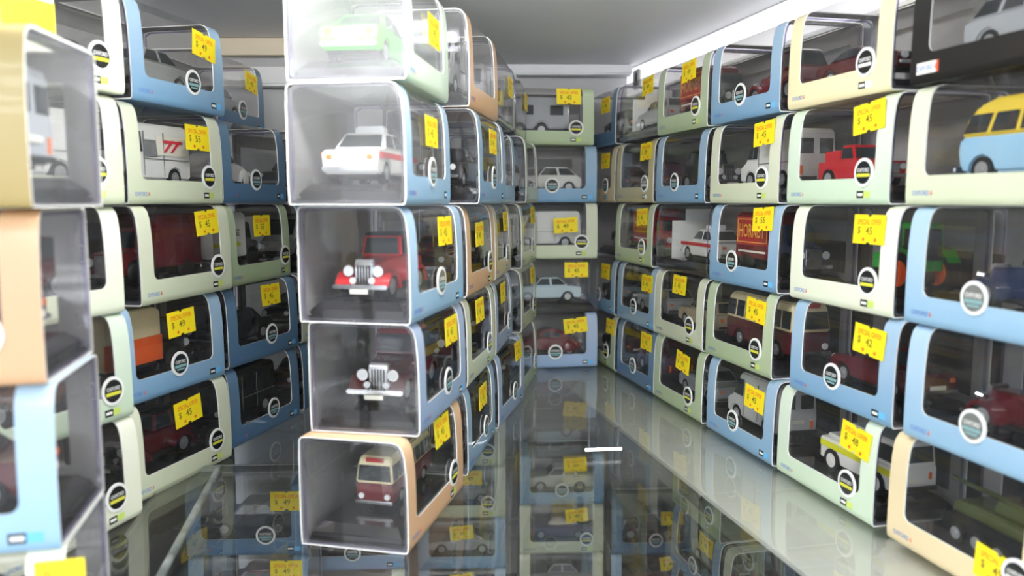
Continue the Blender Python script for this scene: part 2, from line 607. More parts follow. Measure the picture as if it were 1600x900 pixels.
CARD_DEFAULT = card_mat('card_blue', *CARD['blue'][:2])
_CASE = {}


def case_mesh(Wd, H):
    if (Wd, H) in _CASE:
        return _CASE[(Wd, H)]
    h = BD / 2
    g = 0.75
    pf = [(y + g, z) for y, z in profile(H) if 1.0 < z < H - 0.2]
    out = [(2.0, g)] + pf + [(7.4, H - g), (BD - 4, H - g), (BD - 1.5, H - 2.2), (BD - 1.3, 2.5), (BD - 2.5, g)]
    bm = bmesh.new()
    xa, xb = -Wd / 2 + 0.35, Wd / 2 - 0.35
    A = [bm.verts.new((xa, y - h, z)) for y, z in out]
    B = [bm.verts.new((xb, y - h, z)) for y, z in out]
    n = len(out)
    bm.faces.new(A)
    bm.faces.new(list(reversed(B)))
    for i in range(n - 1):
        bm.faces.new((A[i + 1], A[i], B[i], B[i + 1]))
    # thick moulded rim round both open ends and a lip along the base
    for xs_, x_in in ((xa, xa + 1.1), (xb, xb - 1.1)):
        cy, cz = BD / 2, H / 2
        inn = [(cy + (y - cy) * 0.955, cz + (z - cz) * 0.955) for y, z in out]
        v0 = [bm.verts.new((x_in, y - h, z)) for y, z in inn]
        v1 = [bm.verts.new((xs_ + (0.12 if xs_ < 0 else -0.12), y - h, z)) for y, z in inn]
        v2 = [bm.verts.new((xs_ + (0.12 if xs_ < 0 else -0.12), cy + (y - cy) * 0.992 - h, cz + (z - cz) * 0.992)) for y, z in out]
        for i in range(n):
            j = (i + 1) % n
            for p, q in ((v0, v1), (v1, v2)):
                f = bm.faces.new((p[i], p[j], q[j], q[i]))
                f.material_index = 1
    me = finish('clear_case', bm, [ACRYLIC, RIM], 40)
    _CASE[(Wd, H)] = me
    return me


_PL = {}


def plinth_mesh(Wd):
    if Wd in _PL:
        return _PL[Wd]
    bm = bmesh.new()
    w, h = Wd / 2 - 1.2, BD / 2
    box(bm, -w, w, -h + 2.4, h - 2.4, 1.0, 2.6, 0, 0.5)
    box(bm, -w + 0.9, w - 0.9, -h + 3.2, h - 3.2, 2.5, 5.0, 0, 0.7)
    # sloped plateau
    lo_ = [(-w + 1.5, -h + 4.2), (w - 1.5, -h + 4.2), (w - 1.5, h - 4.2), (-w + 1.5, h - 4.2)]
    hi_ = [(-w + 5, -h + 7), (w - 5, -h + 7), (w - 5, h - 7), (-w + 5, h - 7)]
    a = [bm.verts.new((x, y, 5.0)) for x, y in lo_]
    b = [bm.verts.new((x, y, 8.0)) for x, y in hi_]
    bm.faces.new(b)
    for i in range(4):
        j = (i + 1) % 4
        bm.faces.new((a[i], a[j], b[j], b[i]))
    # moulded end label recess
    for s in (-1, 1):
        box(bm, s * (w - 0.9) - 0.25, s * (w - 0.9) + 0.25, -6, 6, 2.9, 4.5)
    me = finish('base_plinth', bm, [PLINTH], 30)
    _PL[Wd] = me
    return me


bm = bmesh.new()
cyl(bm, (0, 0, 0), 'y', 6.2, 0.6, 36, 0)
cyl(bm, (0, -0.36, 0), 'y', 4.9, 0.14, 36, 1)
BADGE = finish('badge', bm, [BADGE_WHITE, BADGE_DARK], 40)


def badge_print(kind):
    key = 'badge_print_' + kind
    if key in TEXTS:
        return TEXTS[key]
    t = text_mesh('OXFORD', 7.6, 1.7, [BADGE_WHITE])
    bm = bmesh.new()
    col = {'yellow': YELLOW_INK, 'teal': TEAL_INK, 'plain': BADGE_WHITE}[kind]
    box(bm, -4.2, 4.2, -0.02, 0.02, -1.9, -0.5)
    if kind == 'teal':
        box(bm, -2.9, 2.9, -0.02, 0.02, -3.2, -2.4)
    s = finish('stripe', bm, [col], 0)
    me = join_meshes('badge_lettering', [(t, (0, 0, 1.0), 0), (s, (0, 0, 0), 1)], [BADGE_WHITE, col])
    TEXTS[key] = me
    return me


def logo_mesh():
    if 'logo' in TEXTS:
        return TEXTS['logo']
    t = text_mesh('OXFORD', 9.0, 1.9, [BLUE_INK])
    bm = bmesh.new()
    cyl(bm, (5.7, 0, -0.35), 'y', 0.75, 0.05, 3)
    cyl(bm, (5.7, 0, 0.55), 'y', 0.35, 0.05, 8)
    r = finish('mark', bm, [RED_INK], 0)
    TEXTS['logo'] = join_meshes('maker_lettering', [(t, (0, 0, 0), 0), (r, (0, 0, 0), 1)], [BLUE_INK, RED_INK])
    return TEXTS['logo']


def scale_label(kind):
    key = 'scale_' + kind
    if key in TEXTS:
        return TEXTS[key]
    bm = bmesh.new()
    box(bm, -4.6, 0, -0.03, 0.03, -1.5, 1.5, 0)
    box(bm, -4.0, -0.5, -0.06, 0.0, -0.6, 0.6, 1)
    box(bm, 0, 4.2, -0.03, 0.03, -1.4, 1.4, 2)
    m2 = {'yellow': LIME_INK, 'teal': SKY_INK, 'plain': BADGE_WHITE}[kind]
    TEXTS[key] = finish('scale_label', bm, [INK, BADGE_WHITE, m2], 0)
    return TEXTS[key]


def tag_mesh():
    if 'tag' in TEXTS:
        return TEXTS['tag']
    w, h = 10.2, 6.3
    pts = [(-w, -h), (-1.4, -h), (-1.0, -h + 0.9), (1.0, -h + 0.9), (1.4, -h), (w, -h), (w, h), (1.2, h), (0.6, h - 0.9), (-0.6, h - 0.9), (-1.2, h), (-w, h)]
    bm = bmesh.new()
    slab(bm, [(x, 0.0, z) for x, z in pts], 0.18)
    TEXTS['tag'] = finish('price_tag', bm, [TAG], 0)
    return TEXTS['tag']


def tag_print(price):
    key = 'tagprint' + price
    if key in TEXTS:
        return TEXTS[key]
    a = text_mesh('SPECIAL OFFER', 15.5, 2.3, [TAG_RED])
    d = text_mesh('$', 1.9, 3.6, [TAG_INK])
    p = text_mesh(price, 4.4, 3.4, [TAG_INK])
    bm = bmesh.new()
    for x in (-3.2, 4.6):
        cyl(bm, (x, 0, -4.4), 'y', 0.9, 0.04, 6)
    r = finish('dots', bm, [TAG_RED], 0)
    TEXTS[key] = join_meshes('tag_lettering', [(a, (0, 0, 3.1), 0), (d, (-6.4, 0, -0.6), 1), (p, (0.2, 0, -0.6), 1), (r, (0, 0, 0), 0)], [TAG_RED, TAG_INK])
    return TEXTS[key]


bm = bmesh.new()
box(bm, -5.2, 5.2, -0.1, 0.1, -2.2, 2.2, 0)
box(bm, 5.2, 6.3, -0.1, 0.1, -2.2, 2.2, 1)
BRAND_PATCH = finish('brand_patch', bm, [BADGE_WHITE, RED_INK], 0)
bm = bmesh.new()
slab(bm, [(-34.5, -13, 6), (-34.5, 20, 6), (-34.5, 20, 42), (-34.5, -3, 42), (-34.5, -3, 34), (-34.5, -13, 34)], 0.5)
BACKING = finish('backing_card', bm, [mat('white_backing_card', (228, 228, 224), 0.6)], 0)


def display_box(label, loc, rz, style, H=46.0, Wd=76.0, tag=None, badge=None, back_window=True, brand=True, price='49', backing=False, glare_haze=None):
    t = thing('display_box', label, 'display box', loc, rz, 'boxed toy vehicles stacked in the cabinet')
    link('clear_case', case_mesh(Wd, H), t, mats={0: glare_haze} if glare_haze else None)
    link('base_plinth', plinth_mesh(Wd), t)
    h = BD / 2
    k = H / 46.0
    if style != 'clear':
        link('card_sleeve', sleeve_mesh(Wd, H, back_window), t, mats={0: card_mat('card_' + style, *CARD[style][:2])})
        if style == 'black':
            p = link('brand_patch', BRAND_PATCH, t, (0.001 * (-Wd / 2 + 9), 0.001 * (-h - 0.15), 0.0056))
            link('maker_lettering', logo_mesh(), p, (-0.0008, -0.00016, 0))
        elif brand:
            link('maker_lettering', logo_mesh(), t, (0.001 * (-Wd / 2 + 8.5), 0.001 * (-h - 0.06), 0.0046 * k))
    if badge:
        bx, kind = badge
        x = -Wd / 2 + bx * Wd
        b = link('badge', BADGE, t, (0.001 * x, 0.001 * (-h - 0.34), 0.001 * 13.6 * k), mats={1: BADGE_GREY} if kind == 'teal' and style == 'sky' else None)
        link('badge_lettering', badge_print(kind), b, (0, -0.00048, 0))
        sx = Wd / 2 - 8.2 if bx < 0.7 else x
        link('scale_label', scale_label(kind), t, (0.001 * sx, 0.001 * (-h - 0.08), 0.0042 * k))
    elif backing:
        link('backing_card', BACKING, t)
    if tag:
        tx, tz, rot = tag
        x, z = -Wd / 2 + tx * Wd, tz * H
        za, zb = max(0, z - 6.2), min(H, z + 6.2)
        ya, yb = yfront(za, H), yfront(zb, H)
        tilt = 0.35 * math.atan2(yb - ya, zb - za)
        yc = min(yfront(za + (zb - za) * i / 8, H) - math.tan(tilt) * (za + (zb - za) * i / 8 - z) for i in range(9)) - 0.35
        g = link('price_tag', tag_mesh(), t, (0.001 * x, 0.001 * (yc - h), 0.001 * z), (-tilt, 0, 0))
        g.rotation_mode = 'QUATERNION'
        g.rotation_quaternion = (Matrix.Rotation(-tilt, 3, 'X') @ Matrix.Rotation(math.radians(-rot), 3, 'Y')).to_quaternion()
        link('tag_lettering', tag_print(price), g, (0, -0.00022, 0))
    return t


# ================================================================== TOY VEHICLES (front at -x, wheels on z=0, millimetres)
def arc(cx, r, z0, n=6):
    """wheel-arch outline, walked from +x to -x along the body's underside."""
    return [(cx + r * math.cos(math.pi * k / n), z0 + r * math.sin(math.pi * k / n)) for k in range(n + 1)]


def lower(bm, front_up, arches, zb, hw, bevel=0.7, mi=0, ra=4.9):
    """front_up: outline from the front underside over the top to the rear underside; arches close the underside."""
    pts = list(front_up)
    for cx in sorted(arches, reverse=True):
        pts += arc(cx, ra, zb)
    prism(bm, [(p[0], p[1], p[2] if len(p) > 2 else hw) for p in pts], mi, bevel)


def house(bm, xb0, xt0, xt1, xb1, zb, zt, hb, ht, mi=0, bevel=0.6):
    prism(bm, [(xb0, zb, hb), (xt0, zt, ht), (xt1, zt, ht), (xb1, zb, hb)], mi, bevel)


def panes(bm, xb0, xt0, xt1, xb1, zb, zt, hb, ht, cuts, m=0.14, pil=0.9, ends=True, mi=0):
    """windows laid on a house(): cuts = fractions along its length where pillars stand."""
    za, zc = zb + (zt - zb) * m, zt - (zt - zb) * m
    fa, fc = m, 1 - m

    def xat(side, f):
        return (xb0 + (xt0 - xb0) * f) if side == 0 else (xb1 + (xt1 - xb1) * f)

    def yat(f):
        return hb + (ht - hb) * f
    ks = [0.0] + list(cuts) + [1.0]
    for a, b in zip(ks, ks[1:]):
        q = []
        for f, z in ((fa, za), (fc, zc)):
            x0, x1 = xat(0, f), xat(1, f)
            q.append((x0 + (x1 - x0) * a + pil, x0 + (x1 - x0) * b - pil, yat(f), z))
        (l0, r0, y0, z0), (l1, r1, y1, z1) = q
        slab(bm, [(l0, -y0 + 0.05, z0), (r0, -y0 + 0.05, z0), (r1, -y1 + 0.05, z1), (l1, -y1 + 0.05, z1)], 0.3, mi)
        slab(bm, [(r0, y0 - 0.05, z0), (l0, y0 - 0.05, z0), (l1, y1 - 0.05, z1), (r1, y1 - 0.05, z1)], 0.3, mi)
    if ends:
        for side in (0, 1):
            e = 0.08 if side == 0 else -0.08
            p = [(xat(side, fa) + e, -yat(fa) + 1.2, za), (xat(side, fa) + e, yat(fa) - 1.2, za), (xat(side, fc) + e, yat(fc) - 1.2, zc), (xat(side, fc) + e, -yat(fc) + 1.2, zc)]
            if side == 0:
                p.reverse()
            slab(bm, p, 0.3, mi)


def pair(f):
    for s in (-1, 1):
        f(s)


VEH = {}
_wheels = {}


def wheel_mesh(r, w, n=20):
    if (r, w) not in _wheels:
        bm = bmesh.new()
        cyl(bm, (0, 0, 0), 'y', r, w, n, 0)
        for v in list(bm.verts):
            pass
        _wheels[(r, w)] = finish('wheel', bm, [TYRE], 40)
        bm = bmesh.new()
        cyl(bm, (0, 0, 0), 'y', r * 0.62, w + 0.3, 16, 0)
        cyl(bm, (0, 0, 0), 'y', r * 0.22, w + 0.8, 10, 0)
        _wheels[(r, w, 'h')] = finish('hub', bm, [HUB], 40)
    return _wheels[(r, w)], _wheels[(r, w, 'h')]


def part(lst, name, fill, mats):
    bm = bmesh.new()
    fill(bm)
    lst.append((name, finish(name, bm, [PAINT_SLOT if m is None else m for m in mats], 38), mats))


PAINT_SLOT = paint('white')


def car_kit(kind):
    """(parts, wheels): parts = (name, mesh, materials; None = the vehicle's own paint, 'B' = second paint)."""
    if kind in VEH:
        return VEH[kind]
    P = []
    wh = []

    def mk(name, mats, fill):
        bm = bmesh.new()
        fill(bm)
        real = [PAINT_SLOT if m in (None, 'B') else m for m in mats]
        P.append((name, finish(name, bm, real, 38), [i for i, m in enumerate(mats) if m is None], [i for i, m in enumerate(mats) if m == 'B']))

    def wheels(xs, r, w, y):
        for x in xs:
            for s in (-1, 1):
                wh.append((x, s * y, r, r, w))

    def lamps(x, y, z, r, rear_x=None, rear=(1.2, 0.8)):
        def f(bm):
            for s in (-1, 1):
                cyl(bm, (x, s * y, z), 'x', r, 0.9, 14, 0)
        mk('headlamps', [LAMP_GLASS], f)
        if rear_x is not None:
            def g(bm):
                for s in (-1, 1):
                    box(bm, rear_x - 0.3, rear_x + 0.4, s * y - rear[0], s * y + rear[0], z - rear[1], z + rear[1], 0, 0.2)
            mk('rear_lamps', [AMBER], g)

    def bumpers(x0, x1, hw, z, r=0.7, m=CHROME):
        for x in (x0, x1):
            mk('bumper', [m], lambda bm, x=x: box(bm, x - 0.6, x + 0.6, -hw, hw, z - r, z + r, 0, 0.4))

    def plate(x, z):
        mk('number_plate', [PLATE], lambda bm: box(bm, x - 0.15, x + 0.15, -3.4, 3.4, z - 0.8, z + 0.8))

    if kind in ('saloon', 'estate', 'hatchback', 'sports', 'patrol_saloon'):
        kind_, kind = kind, kind.replace('patrol_', '')
        g = {'saloon': (-11, -5, 8.5, 15.5, 12.2, 18.6), 'estate': (-11, -5, 20, 25, 12.2, 18.8), 'hatchback': (-10, -4, 13, 21, 11.8, 18.8), 'sports': (-6, 0, 9, 18, 10.8, 15.6)}[kind]
        L = {'saloon': 26, 'estate': 27, 'hatchback': 23.5, 'sports': 27}[kind]
        zt = g[4]
        wx = (-L * 0.61, L * 0.58)
        mk('body', [None], lambda bm: lower(bm, [(-L + 1, 3.4, 9.6), (-L, 5, 9.8), (-L + 0.3, zt - 2.6, 9.8), (-L + 2, zt - 1.2, 9.9), (g[0], zt, 10.4), (g[3], zt + 0.1, 10.4), (L - 1, zt - 0.6, 10), (L, zt - 2, 9.8), (L, 5, 9.8), (L - 1, 3.4, 9.6)], wx, 3.4, 10.5))
        mk('cabin', [None], lambda bm: house(bm, *g, 9.5, 7.6))
        mk('windows', [WINDOW], lambda bm: panes(bm, *g, 9.5, 7.6, {'saloon': (0.5,), 'estate': (0.36, 0.66), 'hatchback': (0.52,), 'sports': ()}[kind]))
        mk('chassis', [CHASSIS], lambda bm: box(bm, -L + 3, L - 3, -8.6, 8.6, 2.2, 4.2))
        lamps(-L - 0.1, 7.2, zt - 3.0, 1.35, L, (1.1, 0.9))
        bumpers(-L - 0.5, L + 0.5, 9.8, 5.2)
        mk('grille', [CHASSIS], lambda bm: box(bm, -L - 0.25, -L + 0.3, -5, 5, zt - 4.2, zt - 1.9))
        plate(L + 1.25, 6.8)
        wheels(wx, 4.1, 2.6, 8.6)
        kind = kind_
        if kind == 'patrol_saloon':
            mk('side_stripe', [mat('stripe_red', (206, 40, 44), 0.35)], lambda bm: [box(bm, -24, 24, s * 10.45 - 0.25, s * 10.45 + 0.25, 9.0, 11.0) for s in (-1, 1)])
            mk('roof_light', [LAMP_GLASS], lambda bm: box(bm, -1.5, 3.5, -5.5, 5.5, 18.5, 21.5, 0, 0.6))
    elif kind == 'beetle':
        wx = (-15, 15)
        mk('body', [None], lambda bm: lower(bm, [(-25, 3.6, 6), (-25.5, 6, 6.5), (-23, 9.5, 7.2), (-18, 12, 8), (-10, 13.4, 9), (12, 13.6, 9), (20, 11, 8), (24.5, 7, 7), (24.5, 4, 6.5)], wx, 3.6, 9, 1.0))
        mk('cabin', [None], lambda bm: prism(bm, [(-10, 13, 8.6), (-7, 17, 7.6), (-3, 19.4, 6.9), (3, 19.9, 6.7), (9, 18.6, 6.9), (15, 15.5, 7.4), (20, 11, 8)], 0, 0.9))
        mk('windows', [WINDOW], lambda bm: panes(bm, -9, -4, 6, 10, 13.2, 18.6, 8.55, 7.15, (0.55,)))

        def fend(bm):
            for x in wx:
                for s in (-1, 1):
                    ball(bm, (x, s * 8.2, 5.2), 6.2, 0, 1.0, 0.42, 0.95)
        mk('fenders', [None], fend)
        mk('running_board', [CHASSIS], lambda bm: box(bm, -10, 10, -10.2, 10.2, 3, 4, 0, 0.3))
        lamps(-20.6, 8.2, 8.2, 1.5, 20.9, (0.7, 0.9))
        bumpers(-26, 25.5, 9, 4.8)
        wheels(wx, 4.2, 2.4, 9.0)
    elif kind == 'vintage':
        wx = (-16.5, 14)
        mk('body', [None], lambda bm: prism(bm, [(-19, 4, 4.6), (-19.5, 13.6, 4.4), (-4, 14.8, 7.4), (-3, 15, 8.4), (20, 14.6, 8.4), (23, 8, 7.4), (22, 4.4, 7)], 0, 0.8))
        mk('cabin', [None], lambda bm: house(bm, -4, -2, 15, 20, 14.6, 23, 8.3, 7.3, 0, 0.9))
        mk('windows', [WINDOW], lambda bm: panes(bm, -4, -2, 15, 20, 14.6, 23, 8.3, 7.3, (0.5,)))
        mk('roof', ['B'], lambda bm: prism(bm, [(-3, 22.6, 7.5), (-1, 24, 6.6), (14, 24, 6.6), (16.5, 22.4, 7.4)], 0, 0.5))

        def fend(bm):
            for x in wx:
                for s in (-1, 1):
                    o = [(x + 8.5, 3.6), (x + 6.2, 7.4), (x + 3, 9.9), (x - 0.5, 10.6), (x - 4, 9.6), (x - 6.4, 6.6), (x - 6.6, 5.2), (x - 5, 6.6), (x - 3.2, 8.2), (x, 9.0), (x + 3, 8.0), (x + 4.8, 5.4), (x + 5.2, 3.6)]
                    a = [bm.verts.new((px, s * 4.4, pz)) for px, pz in o]
                    b = [bm.verts.new((px, s * 10.2, pz)) for px, pz in o]
                    n = len(o)
                    bm.faces.new(a)
                    bm.faces.new(b)
                    for i in range(n):
                        j = (i + 1) % n
                        bm.faces.new((a[i], a[j], b[j], b[i]))
        mk('fenders', [None], fend)
        mk('running_board', [CHASSIS], lambda bm: box(bm, -9, 9, -10, 10, 3.2, 4.2, 0, 0.3))

        def rad(bm):
            prism(bm, [(-21, 4.2, 3.2), (-21.2, 13.2, 3.6), (-20.4, 14.9, 3.0), (-19.2, 14.7, 3.8), (-19.2, 4.2, 3.8)], 0, 0.3)
        mk('radiator', [CHROME], rad)

        def bars(bm):
            for y in (-2.2, -1.1, 0, 1.1, 2.2):
                box(bm, -21.5, -21.0, y - 0.2, y + 0.2, 5, 12.6)
        mk('grille_bars', [CHASSIS], bars)

        def hl(bm):
            for s in (-1, 1):
                cyl(bm, (-20.6, s * 5.6, 10.6), 'x', 2.1, 2.2, 16, 0, 1.2)
                cyl(bm, (-21.8, s * 5.6, 10.6), 'x', 1.9, 0.3, 16, 1)
                cyl(bm, (-22.4, s * 3.6, 7.2), 'x', 1.2, 1.0, 12, 1)
        mk('headlamps', [CHROME, LAMP_GLASS], hl)
        bumpers(-25, 24, 10.4, 5.2, 0.8)
        plate(-25.9, 3.6)
        wheels(wx, 4.9, 2.4, 8.0)
    elif kind in ('van', 'rail_van'):
        wx = (-15.5, 14.5)
        mk('body', [None], lambda bm: lower(bm, [(-25, 3.4, 10), (-26, 5, 10.2), (-25.6, 11, 10.4), (-19.5, 14, 10.6), (-13.5, 25.6, 9.8), (-11, 27.4, 9.4), (24.5, 27.8, 9.6), (26, 26, 9.8), (26.4, 12, 10.8), (26.4, 4.4, 10.6), (25, 3.4, 10.4)], wx, 3.4, 10.6, 0.8, 0, 5.1))

        def win(bm):
            for s in (-1, 1):
                q = [(-17.4, s * 10.62, 15), (-8.5, s * 10.62, 15), (-8.5, s * 9.9, 23.6), (-13.2, s * 9.9, 23.6)]
                if s > 0:
                    q.reverse()
                slab(bm, q, 0.3)
            slab(bm, [(-19.1, 8.6, 15.1), (-19.1, -8.6, 15.1), (-14.4, -8.3, 24.2), (-14.4, 8.3, 24.2)][::-1], 0.3)
            for y in (-5, 5):
                box(bm, 26.0, 26.5, y - 3.4, y + 3.4, 16, 23)
        mk('windows', [WINDOW], win)

        def seams(bm):
            for s in (-1, 1):
                y = s * 10.75
                for x in (-7.2, 6.5):
                    box(bm, x - 0.12, x + 0.12, min(y, y - s * 0.5), max(y, y - s * 0.5), 5, 24)
                box(bm, -7, 25, min(y, y - s * 0.3), max(y, y - s * 0.3), 12.2, 12.5)
        mk('door_seams', [mat('seam_grey', (120, 122, 122), 0.5)], seams)
        mk('chassis', [CHASSIS], lambda bm: box(bm, -22, 22, -9, 9, 2.2, 4.0))
        lamps(-26.1, 7.6, 8.2, 1.4, 26.3, (0.8, 2.2))
        bumpers(-26.6, 26.8, 10.4, 4.6, 0.9, CHASSIS)
        plate(26.7, 9.5)
        if kind == 'rail_van':
            def logo(bm):
                y = -10.62
                slab(bm, [(2, y, 14), (24, y, 14), (24, y + 0.7, 22.5), (2, y + 0.7, 22.5)], 0.2, 0)
                slab(bm, [(-7, y, 13.2), (1.6, y, 13.2), (1.6, y + 0.6, 20.5), (-7, y + 0.6, 20.5)], 0.25, 1)
                for k, x in enumerate((6, 11)):
                    slab(bm, [(x, y - 0.2, 15.5), (x + 1.6, y - 0.2, 15.5), (x + 9, y + 0.3, 21), (x + 6.5, y + 0.3, 21)], 0.2, 2)
                slab(bm, [(6, y - 0.2, 19.6), (20, y - 0.2, 19.6), (20, y - 0.1, 20.8), (6, y - 0.1, 20.8)], 0.2, 2)
            mk('side_panel', [PLATE, mat('grey_side', (120, 122, 126), 0.4), mat('rail_red', (214, 40, 66), 0.4)], logo)
        wheels(wx, 4.3, 2.6, 9.0)
    elif kind == 'camper':
        wx = (-14, 14)
        mk('body', [None], lambda bm: lower(bm, [(-23, 3.4, 9.6), (-25, 6, 10), (-25.5, 11, 10.4), (-24.4, 15.4, 10.6), (25, 15.4, 10.8), (25.4, 6, 10.6), (24.4, 3.4, 10.2)], wx, 3.4, 10.8, 1.0, 0, 5.1))
        mk('upper_body', ['B'], lambda bm: prism(bm, [(-24.2, 15.2, 10.4), (-22.5, 21, 9.9), (-19, 25.6, 8.8), (-13, 28, 7.4), (17, 28, 7.4), (22.5, 25.5, 8.8), (24.4, 20, 10), (24.8, 15.2, 10.5)], 0, 0.9))
        mk('windows', [WINDOW], lambda bm: panes(bm, -24.2, -20.6, 22.2, 24.6, 15.4, 24.0, 10.45, 9.35, (0.24, 0.48, 0.74)))
        lamps(-25.6, 7, 10, 1.8, 25.4, (0.8, 1.4))
        bumpers(-26.4, 26, 10.6, 4.8, 1.0)
        wheels(wx, 4.4, 2.6, 9.4)
    elif kind == 'coach':
        wx = (-19, 17)
        mk('body', [None], lambda bm: lower(bm, [(-31, 3.4, 10), (-32, 6, 10.4), (-32, 14.5, 10.8), (31.5, 14.5, 10.8), (32, 6, 10.6), (31, 3.4, 10.4)], wx, 3.4, 10.8, 0.9, 0, 5.2))
        mk('upper_body', ['B'], lambda bm: prism(bm, [(-32, 14.4, 10.7), (-31, 25, 9.8), (-29, 28.6, 8.8), (27, 28.6, 8.8), (30.5, 26, 9.6), (31.6, 14.4, 10.7)], 0, 0.9))
        mk('windows', [WINDOW], lambda bm: panes(bm, -32, -31.1, 30.7, 31.5, 14.9, 25.4, 10.72, 9.8, (0.14, 0.28, 0.42, 0.56, 0.70, 0.84), 0.1, 0.8))
        mk('roof_sign', [mat('sign_red', (176, 44, 40), 0.4)], lambda bm: box(bm, -31.4, -30.2, -5, 5, 26, 28.4, 0, 0.3))
        lamps(-32.1, 7.4, 7.6, 1.6, 31.9, (0.8, 1.2))
        bumpers(-33, 32.8, 10.6, 4.6, 0.9)
        wheels(wx, 4.5, 2.6, 9.2)
    elif kind in ('box_lorry', 'hornby_lorry', 'garage_lorry', 'band_lorry'):
        wx = (-17, 16)
        mk('cab', [None], lambda bm: lower(bm, [(-27, 3.8, 7), (-27.4, 13.4, 6.6), (-17, 14.6, 8.2), (-15.5, 24, 8.0), (-7, 24.6, 8.2), (-7, 3.8, 9)], (), 3.8, 8, 0.8))
        mk('windows', [WINDOW], lambda bm: panes(bm, -17, -15.4, -7.4, -7.4, 14.6, 23.8, 8.35, 8.1, (), 0.12, 1.2))
        mk('cargo_body', ['B'], lambda bm: prism(bm, [(-6.4, 6.2, 10.6), (-6.4, 28, 10.6), (-4, 30, 9.4), (25, 30, 9.4), (27.5, 28, 10.6), (27.5, 6.2, 10.6)], 0, 0.5))

        def fend(bm):
            for s in (-1, 1):
                ball(bm, (-17, s * 8, 5.4), 6.4, 0, 1.0, 0.40, 0.85)
                ball(bm, (16, s * 9.2, 5.0), 6.2, 0, 1.0, 0.30, 0.85)
        mk('fenders', [CHASSIS], fend)
        mk('radiator', [CHROME], lambda bm: box(bm, -28.1, -27.2, -4.2, 4.2, 5, 13, 0, 0.3))
        mk('chassis', [CHASSIS], lambda bm: box(bm, -25, 26, -7, 7, 3.4, 5.9))
        lamps(-27.6, 6.6, 10, 1.9)
        bumpers(-29, 28.4, 9.6, 4.6, 0.8)
        wheels(wx, 4.6, 2.6, 8.4)
        if kind == 'garage_lorry':
            mk('side_stripe', [mat('stripe_yellow', (222, 222, 40), 0.4)], lambda bm: box(bm, 0, 27, 10.5, 10.8, 12.0, 14.0))
            P.append(('side_lettering', text_mesh('GARAGE', 17.0, 3.4, [INK]), [], [], (9.5, 10.85, 19.0), math.pi))
        if kind == 'band_lorry':
            mk('cargo_band', [paint('orange')], lambda bm: [box(bm, -6.6, 27.7, s * 10.65 - 0.2, s * 10.65 + 0.2, 6.2, 17.5) for s in (-1, 1)])
        if kind == 'hornby_lorry':
            gold = mat('sign_gold', (232, 178, 72), 0.4)
            sr = mat('sign_deep_red', (176, 30, 36), 0.35)
            t = text_mesh('HORNBY', 25.5, 7.2, [gold])

            def fr(bm):
                y = -10.75
                box(bm, -5, 26, -y - 0.2, -y + 0.1, 13, 27.5, 0)
                for q in ((-4.2, 25.2, 26.0, 26.5), (-4.2, 25.2, 14.2, 14.7), (-4.2, -3.7, 14.2, 26.5), (24.7, 25.2, 14.2, 26.5)):
                    box(bm, q[0], q[1], -y, -y + 0.25, q[2], q[3], 1)
                box(bm, -3, 24, -y, -y + 0.2, 9.2, 10.2, 2)
            mk('side_sign', [sr, gold, PLATE], fr)
            P.append(('sign_lettering', t, [], [], (10.5, 11.05, 20.4), math.pi))
    elif kind == 'landrover':
        wx = (-15, 14)
        mk('body', [None], lambda bm: lower(bm, [(-24, 4.4, 9.4), (-24.4, 13.6, 9.4), (-8, 14.2, 9.8), (24, 14.2, 9.8), (24.4, 5, 9.8), (24, 4.4, 9.8)], wx, 4.4, 9.8, 0.4, 0, 5.6))
        mk('cabin', ['B'], lambda bm: house(bm, -8, -5.6, 23.4, 24, 14.0, 24.4, 9.5, 8.6, 0, 0.5))
        mk('windows', [WINDOW], lambda bm: panes(bm, -8, -5.6, 23.4, 24, 14.2, 23.6, 9.5, 8.68, (0.34, 0.66), 0.16, 0.9))
        mk('side_stripe', [mat('stripe_yellow', (222, 222, 40), 0.4)], lambda bm: [box(bm, -23.5, 23.6, s * 9.9 - 0.12, s * 9.9 + 0.12, 9.9, 12.6) for s in (-1, 1)])
        mk('bonnet', [None], lambda bm: box(bm, -23.6, -9, -6.4, 6.4, 13.4, 15, 0, 0.5))

        def grille(bm):
            box(bm, -24.8, -24.2, -4.6, 4.6, 7, 12.4)
        mk('grille', [CHASSIS], grille)
        lamps(-24.5, 6.8, 10.2, 1.5, 24.3, (0.7, 1.4))
        bumpers(-25.6, 25, 9.8, 5.6, 0.9, CHASSIS)
        plate(24.9, 8.6)
        wheels(wx, 5.0, 3.0, 8.8)
    elif kind == 'pickup':
        wx = (-15, 14)
        mk('body', [None], lambda bm: lower(bm, [(-24, 4.4, 9.4), (-24.4, 13, 9.4), (-8, 14, 9.8), (24, 14, 9.8), (24.4, 5, 9.8), (24, 4.4, 9.8)], wx, 4.4, 9.8, 0.5, 0, 5.6))
        mk('cabin', [None], lambda bm: house(bm, -8, -4.6, 4, 5, 13.8, 22.4, 9.3, 8.4, 0, 0.7))
        mk('windows', [WINDOW], lambda bm: panes(bm, -8, -4.6, 4, 5, 14, 22, 9.3, 8.45, (), 0.14, 0.9))
        mk('load', ['B'], lambda bm: box(bm, 7, 22, -7.6, 7.6, 13.6, 20, 0, 0.8))
        mk('grille', [CHROME], lambda bm: box(bm, -24.9, -24.2, -5.4, 5.4, 6.8, 12, 0, 0.2))
        lamps(-24.6, 7.2, 10.4, 1.6, 24.3, (0.7, 1.2))
        bumpers(-25.6, 25, 9.8, 5.6, 0.9)
        wheels(wx, 4.9, 2.8, 8.8)
    elif kind == 'army_truck':
        wx = (-17, 9, 19)
